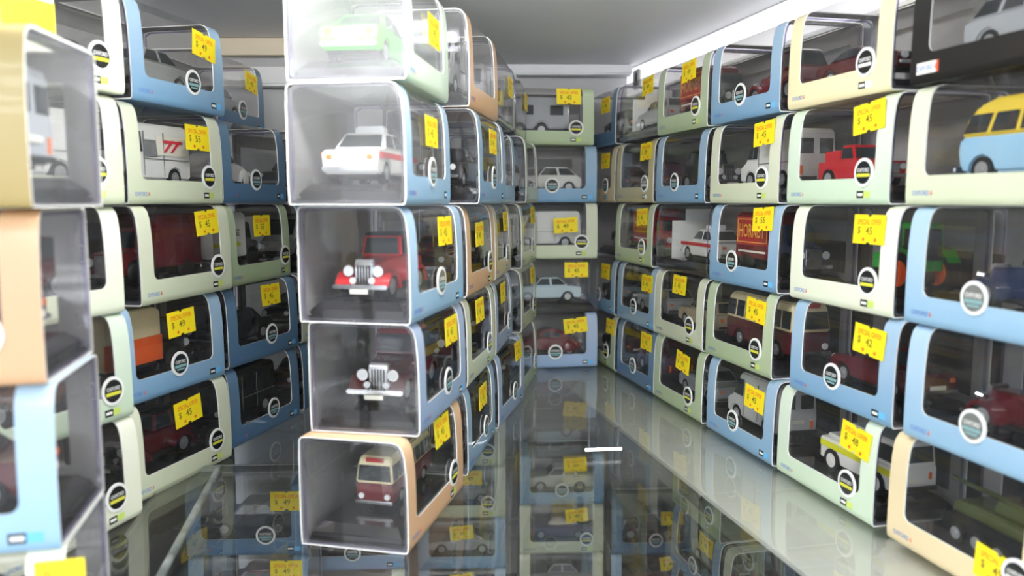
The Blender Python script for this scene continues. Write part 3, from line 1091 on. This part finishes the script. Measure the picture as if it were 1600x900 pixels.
        mk('cab', [None], lambda bm: prism(bm, [(-28, 6, 8), (-28.2, 14.6, 7.4), (-17, 15.4, 9.4), (-15.8, 22, 9.2), (-8, 22.4, 9.2), (-8, 6, 9.4)], 0, 0.6))
        mk('windows', [WINDOW], lambda bm: panes(bm, -17, -15.8, -8.4, -8.4, 15.4, 22, 9.42, 9.2, (), 0.14, 1.0))
        mk('canvas_tilt', ['B'], lambda bm: prism(bm, [(-6.8, 12, 10.6), (-6.8, 24, 10.6), (-5, 28, 8.6), (0, 29, 7.6), (22, 29, 7.6), (26, 28, 8.6), (27.5, 24, 10.6), (27.5, 12, 10.6)], 0, 0.5))
        mk('load_bed', [None], lambda bm: box(bm, -7.2, 28, -10.8, 10.8, 8.4, 12.6, 0, 0.4))
        mk('chassis', [CHASSIS], lambda bm: box(bm, -26, 26, -5, 5, 4.6, 8.2))
        lamps(-28.4, 6.0, 11, 1.5)
        bumpers(-29.4, 28.6, 9.8, 6, 0.8, CHASSIS)
        wheels(wx, 5.2, 3.0, 8.6)
    elif kind == 'field_gun':
        mk('body', [None], lambda bm: prism(bm, [(-22, 6, 8), (-20, 13, 8), (-6, 14, 9), (14, 14, 9), (20, 9, 8), (20, 5, 8)], 0, 0.7))
        mk('turret', [None], lambda bm: prism(bm, [(-6, 14, 6), (-4, 19, 5), (8, 19, 5), (11, 14, 6)], 0, 0.8))
        mk('gun_barrel', [None], lambda bm: cyl(bm, (-17, 0, 17), 'x', 0.9, 26, 12))
        mk('hatch', [CHASSIS], lambda bm: cyl(bm, (3, 0, 19.4), 'z', 2.6, 0.8, 14))
        for s in (-1, 1):
            mk('track', [CHASSIS], lambda bm, s=s: prism_off(bm, [(-21, 3), (-23, 6), (-19, 9.4), (19, 9.4), (22, 6), (18, 0.2), (-17, 0.2)], s * 8.6, 2.2))
        wheels((-14, -5, 4, 13), 3.4, 2.0, 11.2)
    elif kind == 'tractor':
        mk('engine_hood', [None], lambda bm: prism(bm, [(-20, 8, 4), (-20, 16.6, 3.8), (-4, 17.6, 4.4), (-4, 8, 4.6)], 0, 0.6))
        mk('cabin', [None], lambda bm: house(bm, -4, -2.4, 11, 12, 10, 31, 7.6, 7.0, 0, 0.6))
        mk('windows', [WINDOW], lambda bm: panes(bm, -4, -2.4, 11, 12, 13, 30, 7.6, 7.0, (0.5,), 0.1, 0.8))
        mk('chassis', [CHASSIS], lambda bm: box(bm, -19, 12, -3.4, 3.4, 5, 9.5, 0, 0.4))
        mk('exhaust_pipe', [CHROME], lambda bm: cyl(bm, (-10, 2, 23), 'z', 0.7, 13, 10))

        def fend(bm):
            for s in (-1, 1):
                prism_off(bm, [(-2, 14), (1, 19.4), (7, 21), (13, 19.4), (16.6, 14), (15, 14), (12, 17.6), (7, 19), (2, 17.6), (0, 14)], s * 9.2, 2.6)
        mk('fenders', [None], fend)
        wheels((-15,), 5.0, 3.2, 6.6)
        wheels((7.5,), 9.2, 4.4, 9.6)
    elif kind == 'caravan':
        mk('body', [None], lambda bm: lower(bm, [(-17, 5, 10), (-20, 9, 10.4), (-19.6, 20, 10.4), (-15, 26, 9.6), (-9, 28, 9), (13, 28, 9), (18, 25.4, 9.8), (20, 19, 10.4), (20, 9, 10.4), (18, 5, 10)], (1.5,), 5, 10.4, 0.9, 0, 5.2))

        def win(bm):
            for s in (-1, 1):
                for a, b in ((-15, -5), (7.5, 16)):
                    q = [(a, s * 10.45, 15), (b, s * 10.45, 15), (b, s * 10.2, 22), (a, s * 10.2, 22)]
                    if s > 0:
                        q.reverse()
                    slab(bm, q, 0.3)
            box(bm, -20.2, -19.7, -7.5, 7.5, 13, 19)
        mk('windows', [WINDOW], win)
        mk('window_frames', [PLATE], lambda bm: [box(bm, a - 0.5, b + 0.5, -10.55, -10.3, z0, z1) for a, b, z0, z1 in ((-15, -5, 14.2, 15), (-15, -5, 21.8, 22.6), (7.5, 16, 14.2, 15), (7.5, 16, 21.8, 22.6))])
        mk('door', [None], lambda bm: box(bm, -3.6, 4.4, -10.7, -10.3, 7, 24, 0, 0.15))
        mk('tow_bar', [CHASSIS], lambda bm: box(bm, -30, -17, -0.9, 0.9, 4.6, 6.2))
        mk('chassis', [CHASSIS], lambda bm: box(bm, -16, 17, -8, 8, 3.6, 5.2))
        wheels((1.5,), 4.3, 2.6, 9.4)
    VEH[kind] = (P, wh)
    return VEH[kind]


def prism_off(bm, o, yc, hw):
    a = [bm.verts.new((x, yc - hw, z)) for x, z in o]
    b = [bm.verts.new((x, yc + hw, z)) for x, z in o]
    n = len(o)
    bm.faces.new(a)
    bm.faces.new(list(reversed(b)))
    for i in range(n):
        j = (i + 1) % n
        bm.faces.new((a[j], a[i], b[i], b[j]))


KIND_WORDS = {'patrol_saloon': 'patrol saloon', 'saloon': 'saloon car', 'estate': 'estate car', 'hatchback': 'hatchback car', 'sports': 'low sports car', 'beetle': 'round-backed car', 'vintage': 'vintage saloon',
              'van': 'panel van', 'rail_van': 'panel van', 'camper': 'camper van', 'coach': 'coach', 'box_lorry': 'box lorry', 'hornby_lorry': 'box lorry', 'garage_lorry': 'box lorry', 'band_lorry': 'box lorry', 'landrover': 'off-road car',
              'pickup': 'pickup', 'army_truck': 'army truck', 'field_gun': 'tracked gun', 'tractor': 'tractor', 'caravan': 'caravan'}
KIND_NAME = {'patrol_saloon': 'toy_saloon', 'saloon': 'toy_saloon', 'estate': 'toy_estate', 'hatchback': 'toy_hatchback', 'sports': 'toy_sports_car', 'beetle': 'toy_compact_car', 'vintage': 'toy_vintage_car',
             'van': 'toy_van', 'rail_van': 'toy_van', 'camper': 'toy_camper', 'coach': 'toy_coach', 'box_lorry': 'toy_lorry', 'hornby_lorry': 'toy_lorry', 'garage_lorry': 'toy_lorry', 'band_lorry': 'toy_lorry', 'landrover': 'toy_jeep',
             'pickup': 'toy_pickup', 'army_truck': 'toy_truck', 'field_gun': 'toy_tank', 'tractor': 'toy_tractor', 'caravan': 'toy_caravan'}
HUB_ORANGE = mat('orange_hub', (240, 96, 34), 0.4)
HUB_WHITE = mat('white_hub', (236, 236, 232), 0.4)


def vehicle(kind, c1, c2, label, M, face='L', dx=0.0, hub=None, sc=1.12):
    LIM = 36.0
    """M: the matrix of the box it stands in."""
    P, wh = car_kit(kind)
    rz = M[1] + (math.pi if face == 'R' else 0.0)
    ext = []
    for p in P:
        o_ = p[4][0] if len(p) > 4 else 0.0
        ext += [v.co.x * 1000 + o_ for v in p[1].vertices]
    x0, x1 = min(ext) * sc, max(ext) * sc
    if face == 'R':
        x0, x1 = -x1, -x0
    dx = max(-(LIM + x0), min(LIM - x1, dx))
    c, s = math.cos(M[1]), math.sin(M[1])
    loc = (M[0][0] + c * dx * 0.001, M[0][1] + s * dx * 0.001, M[0][2] + 0.0081)
    t = thing(KIND_NAME[kind], label, 'toy vehicle', loc, rz, 'toy vehicles inside the display boxes')
    t.scale = (sc,) * 3
    for p in P:
        over = {i: paint(c1) for i in p[2]}
        over.update({i: paint(c2) for i in p[3]})
        off = (0, 0, 0)
        if len(p) > 4:
            off = tuple(v * 0.001 for v in p[4])
        link(p[0], p[1], t, off, (0, 0, p[5]) if len(p) > 5 else (0, 0, 0), mats=over or None)
    for x, y, z, r, w in wh:
        wm, hm = wheel_mesh(r, w)
        o = link('wheel', wm, t, (x * 0.001, y * 0.001, z * 0.001))
        link('hub', hm, o, mats={0: hub} if hub else None)
    return t


# ================================================================== STACKS
ZT = [0.0003, 0.0463, 0.0923, 0.1390, 0.1857]
HT = [45.6, 45.6, 46.2, 46.2, 46.2]
WORD = ['bottom', 'second from bottom', 'middle', 'second from top', 'topmost']


def stack_pose(P, ang_t, u, W_, D=BD):
    """base centre of a box whose front-left corner lies u along the front line from P; ang_t = heading of its width."""
    t = Vector((math.cos(ang_t), math.sin(ang_t)))
    n = Vector((-t.y, t.x))
    c = Vector(P) + t * (u + W_ * 0.0005) + n * (D * 0.0005)
    return (c.x, c.y), ang_t


AR = math.atan2(TR.y, TR.x)


def head(deg):  # heading given as degrees turned from straight away (+y) toward +x
    return math.radians(90 - deg)


def rb(u):
    return lambda du=0.0, dn=0.0: (Vector((PR.x, PR.y)) + TR * (u + du) + NR * dn)


BOXES = []


def put(stack, tier, P, ang, style, veh, W_=76.0, badge=None, tag=None, price='49', back=True, zt=None, H=None, backing=False, where=None):
    BOXES.append(dict(stack=stack, tier=tier, P=P, ang=ang, style=style, veh=veh, W=W_, badge=badge, tag=tag, price=price, back=back, z=ZT[tier] if zt is None else zt,
                      H=HT[tier] if H is None else H, backing=backing, where=where))


Y, T_, N_ = 'yellow', 'teal', 'plain'
# ---- the row along the white-railed wall (first stack = nearest the cabinet front)
S = 'first stack along white-railed wall'
put(S, 4, rb(0.0005)(), AR, 'black', ('estate', 'silver', 'silver', 'R', 10), tag=None)
put(S, 3, rb(0.0015)(), AR, 'cream', ('camper', 'light blue', 'yellow', 'L', 3), badge=(.86, Y))
put(S, 2, rb(0.0045)(), AR, 'sky', ('vintage', 'navy blue', 'black', 'L', 6), badge=(.47, T_))
put(S, 1, rb(0.0075)(), AR, 'sky', ('vintage', 'maroon', 'maroon', 'L', 6), badge=(.47, T_))
put(S, 0, rb(0.001)(), AR, 'tan', ('field_gun', 'olive green', 'olive green', 'L', 4), badge=(.86, N_), tag=(.755, .26, -4))
S = 'second stack along white-railed wall'
put(S, 4, rb(-0.0868)(), AR, 'butter', ('sports', 'maroon', 'black', 'R', -14), badge=(.79, N_))
put(S, 3, rb(-0.0845)(), AR, 'pale', ('pickup', 'red', 'red', 'R', -15, .88), badge=(.79, Y), tag=(.80, .80, 6), price='45')
put(S, 2, rb(-0.0785)(), AR, 'ivory', ('tractor', 'tractor green', 'tractor green', 'L', 17.6, 1.0), badge=(.79, Y), tag=(.77, .78, 0), price='45')
put(S, 1, rb(-0.0755)(), AR, 'blue', ('saloon', 'maroon', 'maroon', 'L', 24), badge=(.46, T_), tag=(.78, .75, -4), price='42')
put(S, 0, rb(-0.0845)(), AR, 'pale', ('landrover', 'white', 'white', 'L', 22), badge=(.77, Y), tag=(.82, .76, -6), price='48')
S = 'third stack along white-railed wall'
put(S, 4, rb(-0.1707)(), AR, 'blue', ('vintage', 'dark red', 'black', 'L', 26), badge=(.47, T_))
put(S, 3, rb(-0.1690)(), AR, 'cream', ('van', 'white', 'red', 'L', 28), badge=(.79, Y), tag=(.79, .80, 3), price='45')
put(S, 2, rb(-0.1670)(), AR, 'blue', ('hornby_lorry', 'navy blue', 'dark red', 'R', 6), badge=(.37, T_), tag=(.78, .83, 3), price='55')
put(S, 1, rb(-0.1695)(), AR, 'sage', ('coach', 'maroon', 'cream', 'R', 0), badge=(.79, Y), tag=(.77, .76, -4), price='45')
put(S, 0, rb(-0.1655)(), AR, 'blue', ('van', 'light grey', 'light grey', 'L', -14), badge=(.44, T_), tag=(.74, .70, -3), price='45')
S = 'fourth stack along white-railed wall'
put(S, 4, rb(-0.2520)(), AR, 'sage', ('hornby_lorry', 'dark green', 'dark red', 'R', 3), badge=(.80, Y), tag=(.64, .80, 4), price='49')
put(S, 3, rb(-0.2525)(), AR, 'blue', ('vintage', 'black', 'black', 'R', 0), badge=(.42, T_))
put(S, 2, rb(-0.2520)(), AR, 'clear', ('patrol_saloon', 'white', 'white', 'L', 24), W_=79.0, backing=True)
put(S, 1, rb(-0.2505)(), AR, 'cream', ('estate', 'beige', 'beige', 'L', 20), badge=(.76, Y), tag=(.52, .84, 0), price='45')
put(S, 0, rb(-0.2490)(), AR, 'sage', ('saloon', 'silver', 'silver', 'L', 22), badge=(.75, Y), tag=(.62, .74, -6), price='45')
S = 'fifth stack along white-railed wall'
put(S, 4, rb(-0.3310)(), AR, 'clear', ('estate', 'light grey', 'light grey', 'L', 0), tag=(.78, .80, 4), backing=True)
put(S, 3, rb(-0.3340)(), AR, 'khaki', ('beetle', 'mauve', 'mauve', 'L', 12), badge=(.80, N_), tag=(.80, .80, 2), price='39')
put(S, 2, rb(-0.3345)(), AR, 'sage', ('hornby_lorry', 'red', 'red', 'R', 2), badge=(.76, Y), tag=(.74, .78, 3), price='45')
put(S, 1, rb(-0.3280)(), AR, 'blue', ('estate', 'silver', 'white', 'L', 6), badge=(.48, T_), tag=(.82, .74, 0), price='45')
put(S, 0, rb(-0.3265)(), AR, 'shaded_blue', ('van', 'maroon', 'maroon', 'L', 4), badge=(.47, T_), tag=(.80, .80, 0), price='42')
S = 'back corner stack of white-railed wall'
put(S, 4, rb(-0.4140)(), AR, 'shaded_blue', ('estate', 'black', 'black', 'L', 10), badge=None, tag=(.68, .72, 0))
put(S, 3, rb(-0.4140)(), AR, 'tan', ('beetle', 'brown', 'brown', 'L', 6), badge=(.72, T_), tag=(.70, .74, 0))
put(S, 2, rb(-0.4160)(0, 0.010), AR, 'clear', ('estate', 'black', 'black', 'L', 0))
put(S, 1, rb(-0.4110)(), AR, 'blue', ('saloon', 'black', 'black', 'L', 0), badge=(.47, T_), tag=(.70, .76, 0))
put(S, 0, rb(-0.4090)(), AR, 'sage', ('saloon', 'black', 'black', 'L', 0), badge=(.74, Y), tag=(.86, .78, 0))

# ---- the stack against the back panel
S = 'stack against the back panel'
AB = math.radians(10)
PB = Vector((-0.0045, 0.6555))
tb = Vector((math.cos(AB), math.sin(AB)))
put(S, 4, PB - tb * 0.003, AB, 'sage', ('caravan', 'silver', 'silver', 'R', -2), badge=(.80, Y), tag=(.72, .84, 0), price='42')
put(S, 3, PB + tb * 0.000, AB, 'blue', ('hatchback', 'white', 'white', 'L', 2), badge=(.50, T_))
put(S, 2, PB + tb * 0.001, AB, 'cream', ('van', 'white', 'white', 'L', -3), badge=(.82, Y), tag=(.64, .60, 4), price='49', back=False)
put(S, 1, PB + tb * 0.003, AB, 'clear', ('saloon', 'pale blue', 'pale blue', 'L', -3), tag=(.74, .80, 0), price='45')
put(S, 0, PB + tb * 0.002, AB, 'lavender', ('beetle', 'dark red', 'dark red', 'L', 0), badge=(.52, T_), tag=(.75, .78, 6), price='45')

# ---- the middle row (first = nearest the cabinet front)
S = 'first stack of the middle row'
put(S, 4, (-0.0390, 0.3040), head(7.2), 'pale', ('saloon', 'bright green', 'bright green', 'R', -6), tag=(.60, .56, 0), price='45', back=False)
put(S, 3, (-0.0398, 0.3035), head(8.2), 'sky', ('patrol_saloon', 'white', 'white', 'R', -5), badge=(.53, T_), tag=(.53, .66, 0), price='45', back=False)
put(S, 2, (-0.0392, 0.3075), head(12.0), 'sky', ('vintage', 'red', 'black', 'L', -4), badge=(.52, T_), tag=(.62, .76, 0), price='45', back=False)
put(S, 1, (-0.0368, 0.3125), head(10.6), 'lavender', ('vintage', 'maroon', 'red', 'L', 4, 1.2), badge=(.56, T_), tag=(.66, .78, 0), price='45', back=False)
put(S, 0, (-0.0410, 0.3050), head(13.0), 'peach', ('coach', 'dark red', 'cream', 'L', 10, .8), badge=(.79, Y), tag=(.60, .84, 0), price='45', back=False)
S = 'second stack of the middle row'
put(S, 4, (-0.0203, 0.3925), head(9.2), 'peach', ('van', 'grey', 'grey', 'L', 0), price='45')
put(S, 3, (-0.0158, 0.3940), head(9.0), 'blue', ('saloon', 'black', 'silver', 'L', 0), badge=(.50, T_), tag=(.48, .70, 0), price='45')
put(S, 2, (-0.0222, 0.3965), head(9.2), 'peach', ('saloon', 'brown', 'brown', 'L', 0), badge=(.78, Y), tag=(.40, .66, 0), price='45')
put(S, 1, (-0.0222, 0.3965), head(9.2), 'cream', ('vintage', 'maroon', 'maroon', 'L', 0), badge=(.74, Y), tag=(.42, .78, 0), price='45')
put(S, 0, (-0.0222, 0.3965), head(9.2), 'blue', ('vintage', 'brown', 'brown', 'L', 0), badge=(.60, T_), tag=(.50, .72, 0), price='45')
S = 'third stack of the middle row'
put(S, 4, (-0.0076, 0.4775), head(7.0), 'clear', ('van', 'white', 'white', 'L', 0), tag=(.70, .60, 0))
put(S, 3, (-0.0085, 0.4795), head(8.0), 'sky', ('saloon', 'grey', 'grey', 'L', 0))
put(S, 2, (-0.0098, 0.4805), head(7.0), 'tan', ('saloon', 'brown', 'brown', 'L', 0), badge=(.70, T_), tag=(.60, .75, 0))
put(S, 1, (-0.0095, 0.4805), head(7.4), 'lavender', ('saloon', 'maroon', 'maroon', 'L', 0), badge=(.74, T_), tag=(.40, .78, 0), price='42')
put(S, 0, (-0.0080, 0.4815), head(12.5), 'lavender', ('estate', 'grey', 'grey', 'L', 0), badge=(.60, T_), tag=(.78, .84, 0), price='45')
S = 'rearmost stack of the middle row'
put(S, 4, (0.0036, 0.5630), head(6.4), 'clear', ('van', 'light grey', 'light grey', 'L', 0), tag=(.85, .64, 0))
put(S, 3, (0.0100, 0.5635), head(8.0), 'cream', ('estate', 'silver', 'silver', 'L', 0))
put(S, 2, (0.0070, 0.5650), head(9.5), 'cream', ('van', 'white', 'white', 'L', 0), badge=(.70, Y), tag=(.74, .80, 0))
put(S, 1, (0.0070, 0.5650), head(9.5), 'cream', ('saloon', 'silver', 'silver', 'L', 0), badge=(.80, Y), tag=(.74, .80, 0))
put(S, 0, (0.0075, 0.5660), head(10.0), 'sage', ('saloon', 'maroon', 'maroon', 'L', 0), badge=(.80, Y))

# ---- the outer row on the dark side
S = 'first stack of the outer row'
PL0 = Vector((-0.1865, 0.2735))
for k, (st, vv, bd) in enumerate((('ivory', ('saloon', 'black', 'black', 'L', 0), (.80, Y)), ('pale', ('saloon', 'brown', 'brown', 'L', 0), (.84, Y)), ('ivory', ('vintage', 'maroon', 'maroon', 'L', 0), None),
                                  ('cream', ('van', 'white', 'white', 'L', 0), (.80, Y)), ('ivory', ('estate', 'black', 'silver', 'R', 0), (.82, Y)))):
    put(S, k, PL0 + Vector(((0, 0), (-0.0015, 0), (-0.003, 0.0), (-0.001, 0.001), (0.001, 0.002))[k]), head(15.5), st, vv, badge=bd)
S = 'second stack of the outer row'
put(S, 4, (-0.1690, 0.3635), head(11.0), 'blue', ('saloon', 'grey', 'grey', 'L', 0), badge=(.62, T_), tag=(.77, .72, -6), price='49')
put(S, 3, (-0.1712, 0.3600), head(11.5), 'cream', ('rail_van', 'white', 'white', 'L', -2), badge=(.83, Y), tag=(.72, .72, 0), price='55')
put(S, 2, (-0.1690, 0.3630), head(11.5), 'cream', ('box_lorry', 'dark red', 'maroon', 'L', -2), badge=(.82, Y), tag=(.72, .80, 4), price='45')
put(S, 1, (-0.1765, 0.3545), head(15.5), 'blue', ('band_lorry', 'black', 'cream', 'R', -6), badge=(.52, T_), tag=(.56, .74, 3), price='49')
put(S, 0, (-0.1745, 0.3545), head(15.5), 'cream', ('vintage', 'maroon', 'black', 'L', 0), badge=(.83, Y), tag=(.55, .76, 4), price='45')
S = 'third stack of the outer row'
put(S, 4, (-0.1790, 0.4950), head(4.0), 'shaded_blue', ('saloon', 'silver', 'silver', 'L', 0), badge=(.50, T_), tag=(.72, .72, -6), price='45')
put(S, 3, (-0.1580, 0.4415), head(10.0), 'shaded_blue', ('beetle', 'white', 'white', 'R', -14), badge=(.48, T_))
put(S, 2, (-0.1570, 0.4425), head(10.0), 'sage', ('garage_lorry', 'black', 'white', 'R', -10), badge=(.90, Y), tag=(.52, .72, 0), price='55')
put(S, 1, (-0.1580, 0.4400), head(14.5), 'shaded_blue', ('saloon', 'black', 'black', 'L', 0), badge=(.58, T_), tag=(.60, .82, 0), price='45')
put(S, 0, (-0.1580, 0.4390), head(14.5), 'shaded_blue', ('van', 'black', 'black', 'L', 0), badge=(.58, T_))
S = 'hidden far stack of the outer row'
for k in range(4):
    put(S, k, (-0.1390, 0.5240), head(13.0), ('shaded_blue', 'cream', 'blue', 'cream')[k], (('saloon', 'estate', 'van', 'saloon')[k], ('brown', 'black', 'grey', 'navy blue')[k], 'black', 'L', 0), badge=(.5, T_) if k % 2 == 0 else (.8, Y))

# ---- the blurred stack at the very front
S = 'blurred stack at the cabinet front'
PN = Vector((-0.1965, 0.1905))
AN = math.radians(13.8)
tn = Vector((math.cos(AN), math.sin(AN)))
put(S, 4, (-0.1615, 0.1860), head(13), 'ivory', ('estate', 'red', 'red', 'L', 0), tag=(.86, .22, 0), price='45')
put(S, 3, (-0.1968, 0.1940), math.radians(7), 'olive', ('van', 'silver', 'silver', 'L', 0), badge=(.72, N_))
put(S, 2, PN - tn * 0.001, AN, 'peach', ('saloon', 'mauve', 'mauve', 'L', 0), badge=(.80, Y))
put(S, 1, PN + tn * 0.000, AN, 'sky', ('saloon', 'maroon', 'maroon', 'L', 0), badge=(.48, T_))
put(S, 0, PN + tn * 0.000, AN, 'ivory', ('saloon', 'brown', 'brown', 'L', 0), badge=(.60, Y), tag=(.99, .72, 90), price='45')

# ---- boxes on the base below the glass
LZ = [-0.2252, -0.1790, -0.1328, -0.0866, -0.0524]
LW = ['bottom', 'second from bottom', 'third from bottom', 'fourth from bottom', 'top']


def low(S, P, ang, rows):
    for k, r in enumerate(rows):
        put(S, k, P, ang, r[0], r[1], badge=r[2], tag=r[3], zt=LZ[k] + 0.0002, H=45.9)


low('under-glass back middle stack', (0.0070, 0.6950), math.radians(2), [
    ('cream', ('saloon', 'grey', 'grey', 'L', 0), (.80, Y), None), ('cream', ('saloon', 'purple', 'purple', 'L', 0), (.80, Y), (.68, .78, 6)), ('blue', ('estate', 'light grey', 'light grey', 'L', 0), (.50, T_), (.66, .80, 4))])
low('under-glass stack below middle row', (-0.0815, 0.6640), math.radians(2), [
    ('blue', ('saloon', 'white', 'white', 'L', 0), None, (.5, .78, 8)), ('blue', ('sports', 'silver', 'silver', 'L', 0), None, (.50, .72, 6)), ('cream', ('saloon', 'grey', 'grey', 'L', 0), (.80, Y), (.60, .78, 0)), ('cream', ('saloon', 'brown', 'brown', 'L', 0), (.80, Y), None)])
low('under-glass back corner stack', (0.0900, 0.6930), math.radians(2), [
    ('blue', ('saloon', 'brown', 'brown', 'L', 0), (.5, T_), (.72, .82, 6)), ('shaded_blue', ('vintage', 'black', 'black', 'L', 0), (.53, T_), (.72, .74, 2))])
low('under-glass stack between the rows', (-0.1560, 0.5650), math.radians(3), [
    ('cream', ('saloon', 'brown', 'brown', 'L', 0), (.8, Y), None), ('cream', ('sports', 'maroon', 'maroon', 'L', 0), (.80, Y), None), ('lavender', ('saloon', 'maroon', 'maroon', 'L', 0), (.5, T_), (.76, .78, 4))])
low('under-glass stack below outer row', (-0.2080, 0.4900), math.radians(3), [
    ('shaded_blue', ('saloon', 'brown', 'brown', 'L', 0), (.5, T_), (.80, .74, 6)), ('lavender', ('saloon', 'maroon', 'maroon', 'L', 0), (.56, T_), (.82, .78, 4)), ('shaded_blue', ('saloon', 'dark red', 'dark red', 'L', 0), (.60, T_), (.82, .78, 0)), ('shaded_blue', ('saloon', 'black', 'black', 'L', 0), (.66, T_), (.84, .78, 0))])
for nm, u, rows in (('rear', -0.262, [('cream', ('saloon', 'grey', 'grey', 'L', 0), (.8, Y), (.7, .8, 0)), ('shaded_blue', ('estate', 'black', 'black', 'L', 0), (.5, T_), None), ('blue', ('van', 'grey', 'grey', 'L', 0), (.5, T_), (.74, .8, 0)), ('sage', ('saloon', 'silver', 'silver', 'L', 0), (.8, Y), None)]),
                    ('centre', -0.180, [('blue', ('saloon', 'navy blue', 'navy blue', 'L', 0), (.5, T_), None), ('sage', ('saloon', 'black', 'black', 'L', 0), (.8, Y), (.7, .8, 0)), ('cream', ('saloon', 'brown', 'brown', 'L', 0), (.8, Y), (.74, .8, 0))]),
                    ('front', -0.098, [('cream', ('van', 'white', 'white', 'L', 0), (.8, Y), None), ('blue', ('saloon', 'black', 'black', 'L', 0), (.5, T_), (.74, .8, 0)), ('shaded_blue', ('saloon', 'grey', 'grey', 'L', 0), (.5, T_), None)])):
    low(nm + ' under-ledge stack', rb(u)(0, 0.022), AR, rows)

used = {}
for b in BOXES:
    rec = stack_pose(b['P'], b['ang'], 0.0, b['W'])
    loc = (rec[0][0], rec[0][1], b['z'])
    low_ = b['z'] < -0.01
    n_in = sum(1 for q in BOXES if q['stack'] == b['stack'])
    tier = (['bottom', 'second from bottom', 'third from bottom', 'top'] if n_in == 4 else ['bottom', 'middle', 'top'] if n_in == 3 else ['bottom', 'top'] if n_in == 2 else WORD)[b['tier']]
    if n_in == 4:
        tier = ['bottom', 'second from bottom', 'third from bottom', 'top'][b['tier']]
    v = b['veh']
    vw = f"{v[1]} {KIND_WORDS[v[0]]}"
    sw = 'clear sleeveless' if b['style'] == 'clear' else CARD[b['style']][2]
    tg = ''
    lab = f"{sw} box holding {vw}, {tier} in {b['stack']}"
    if len(lab.split()) > 16:
        lab = f"{sw} box, {tier} in {b['stack']}"
    b['label'] = lab
    display_box(lab, loc, b['ang'], b['style'], b['H'], b['W'], b['tag'], b['badge'], b['back'], price=b['price'], backing=b['backing'],
                glare_haze={('first stack of the middle row', 4): STRONG_GLARE_HAZE, ('first stack of the middle row', 3): GLARE_HAZE, ('blurred stack at the cabinet front', 4): STRONG_GLARE_HAZE,
                      ('blurred stack at the cabinet front', 3): GLARE_HAZE, ('second stack of the middle row', 4): GLARE_HAZE}.get((b['stack'], b['tier'])))
    vl = f"{vw} in {tier} box of {b['stack']}"
    hub = None
    if v[0] == 'tractor':
        hub = HUB_ORANGE
    elif v[0] == 'landrover':
        hub = HUB_WHITE
    vehicle(v[0], v[1], v[2], vl, (loc, b['ang']), v[3], v[4], hub, v[5] if len(v) > 5 else 1.12)
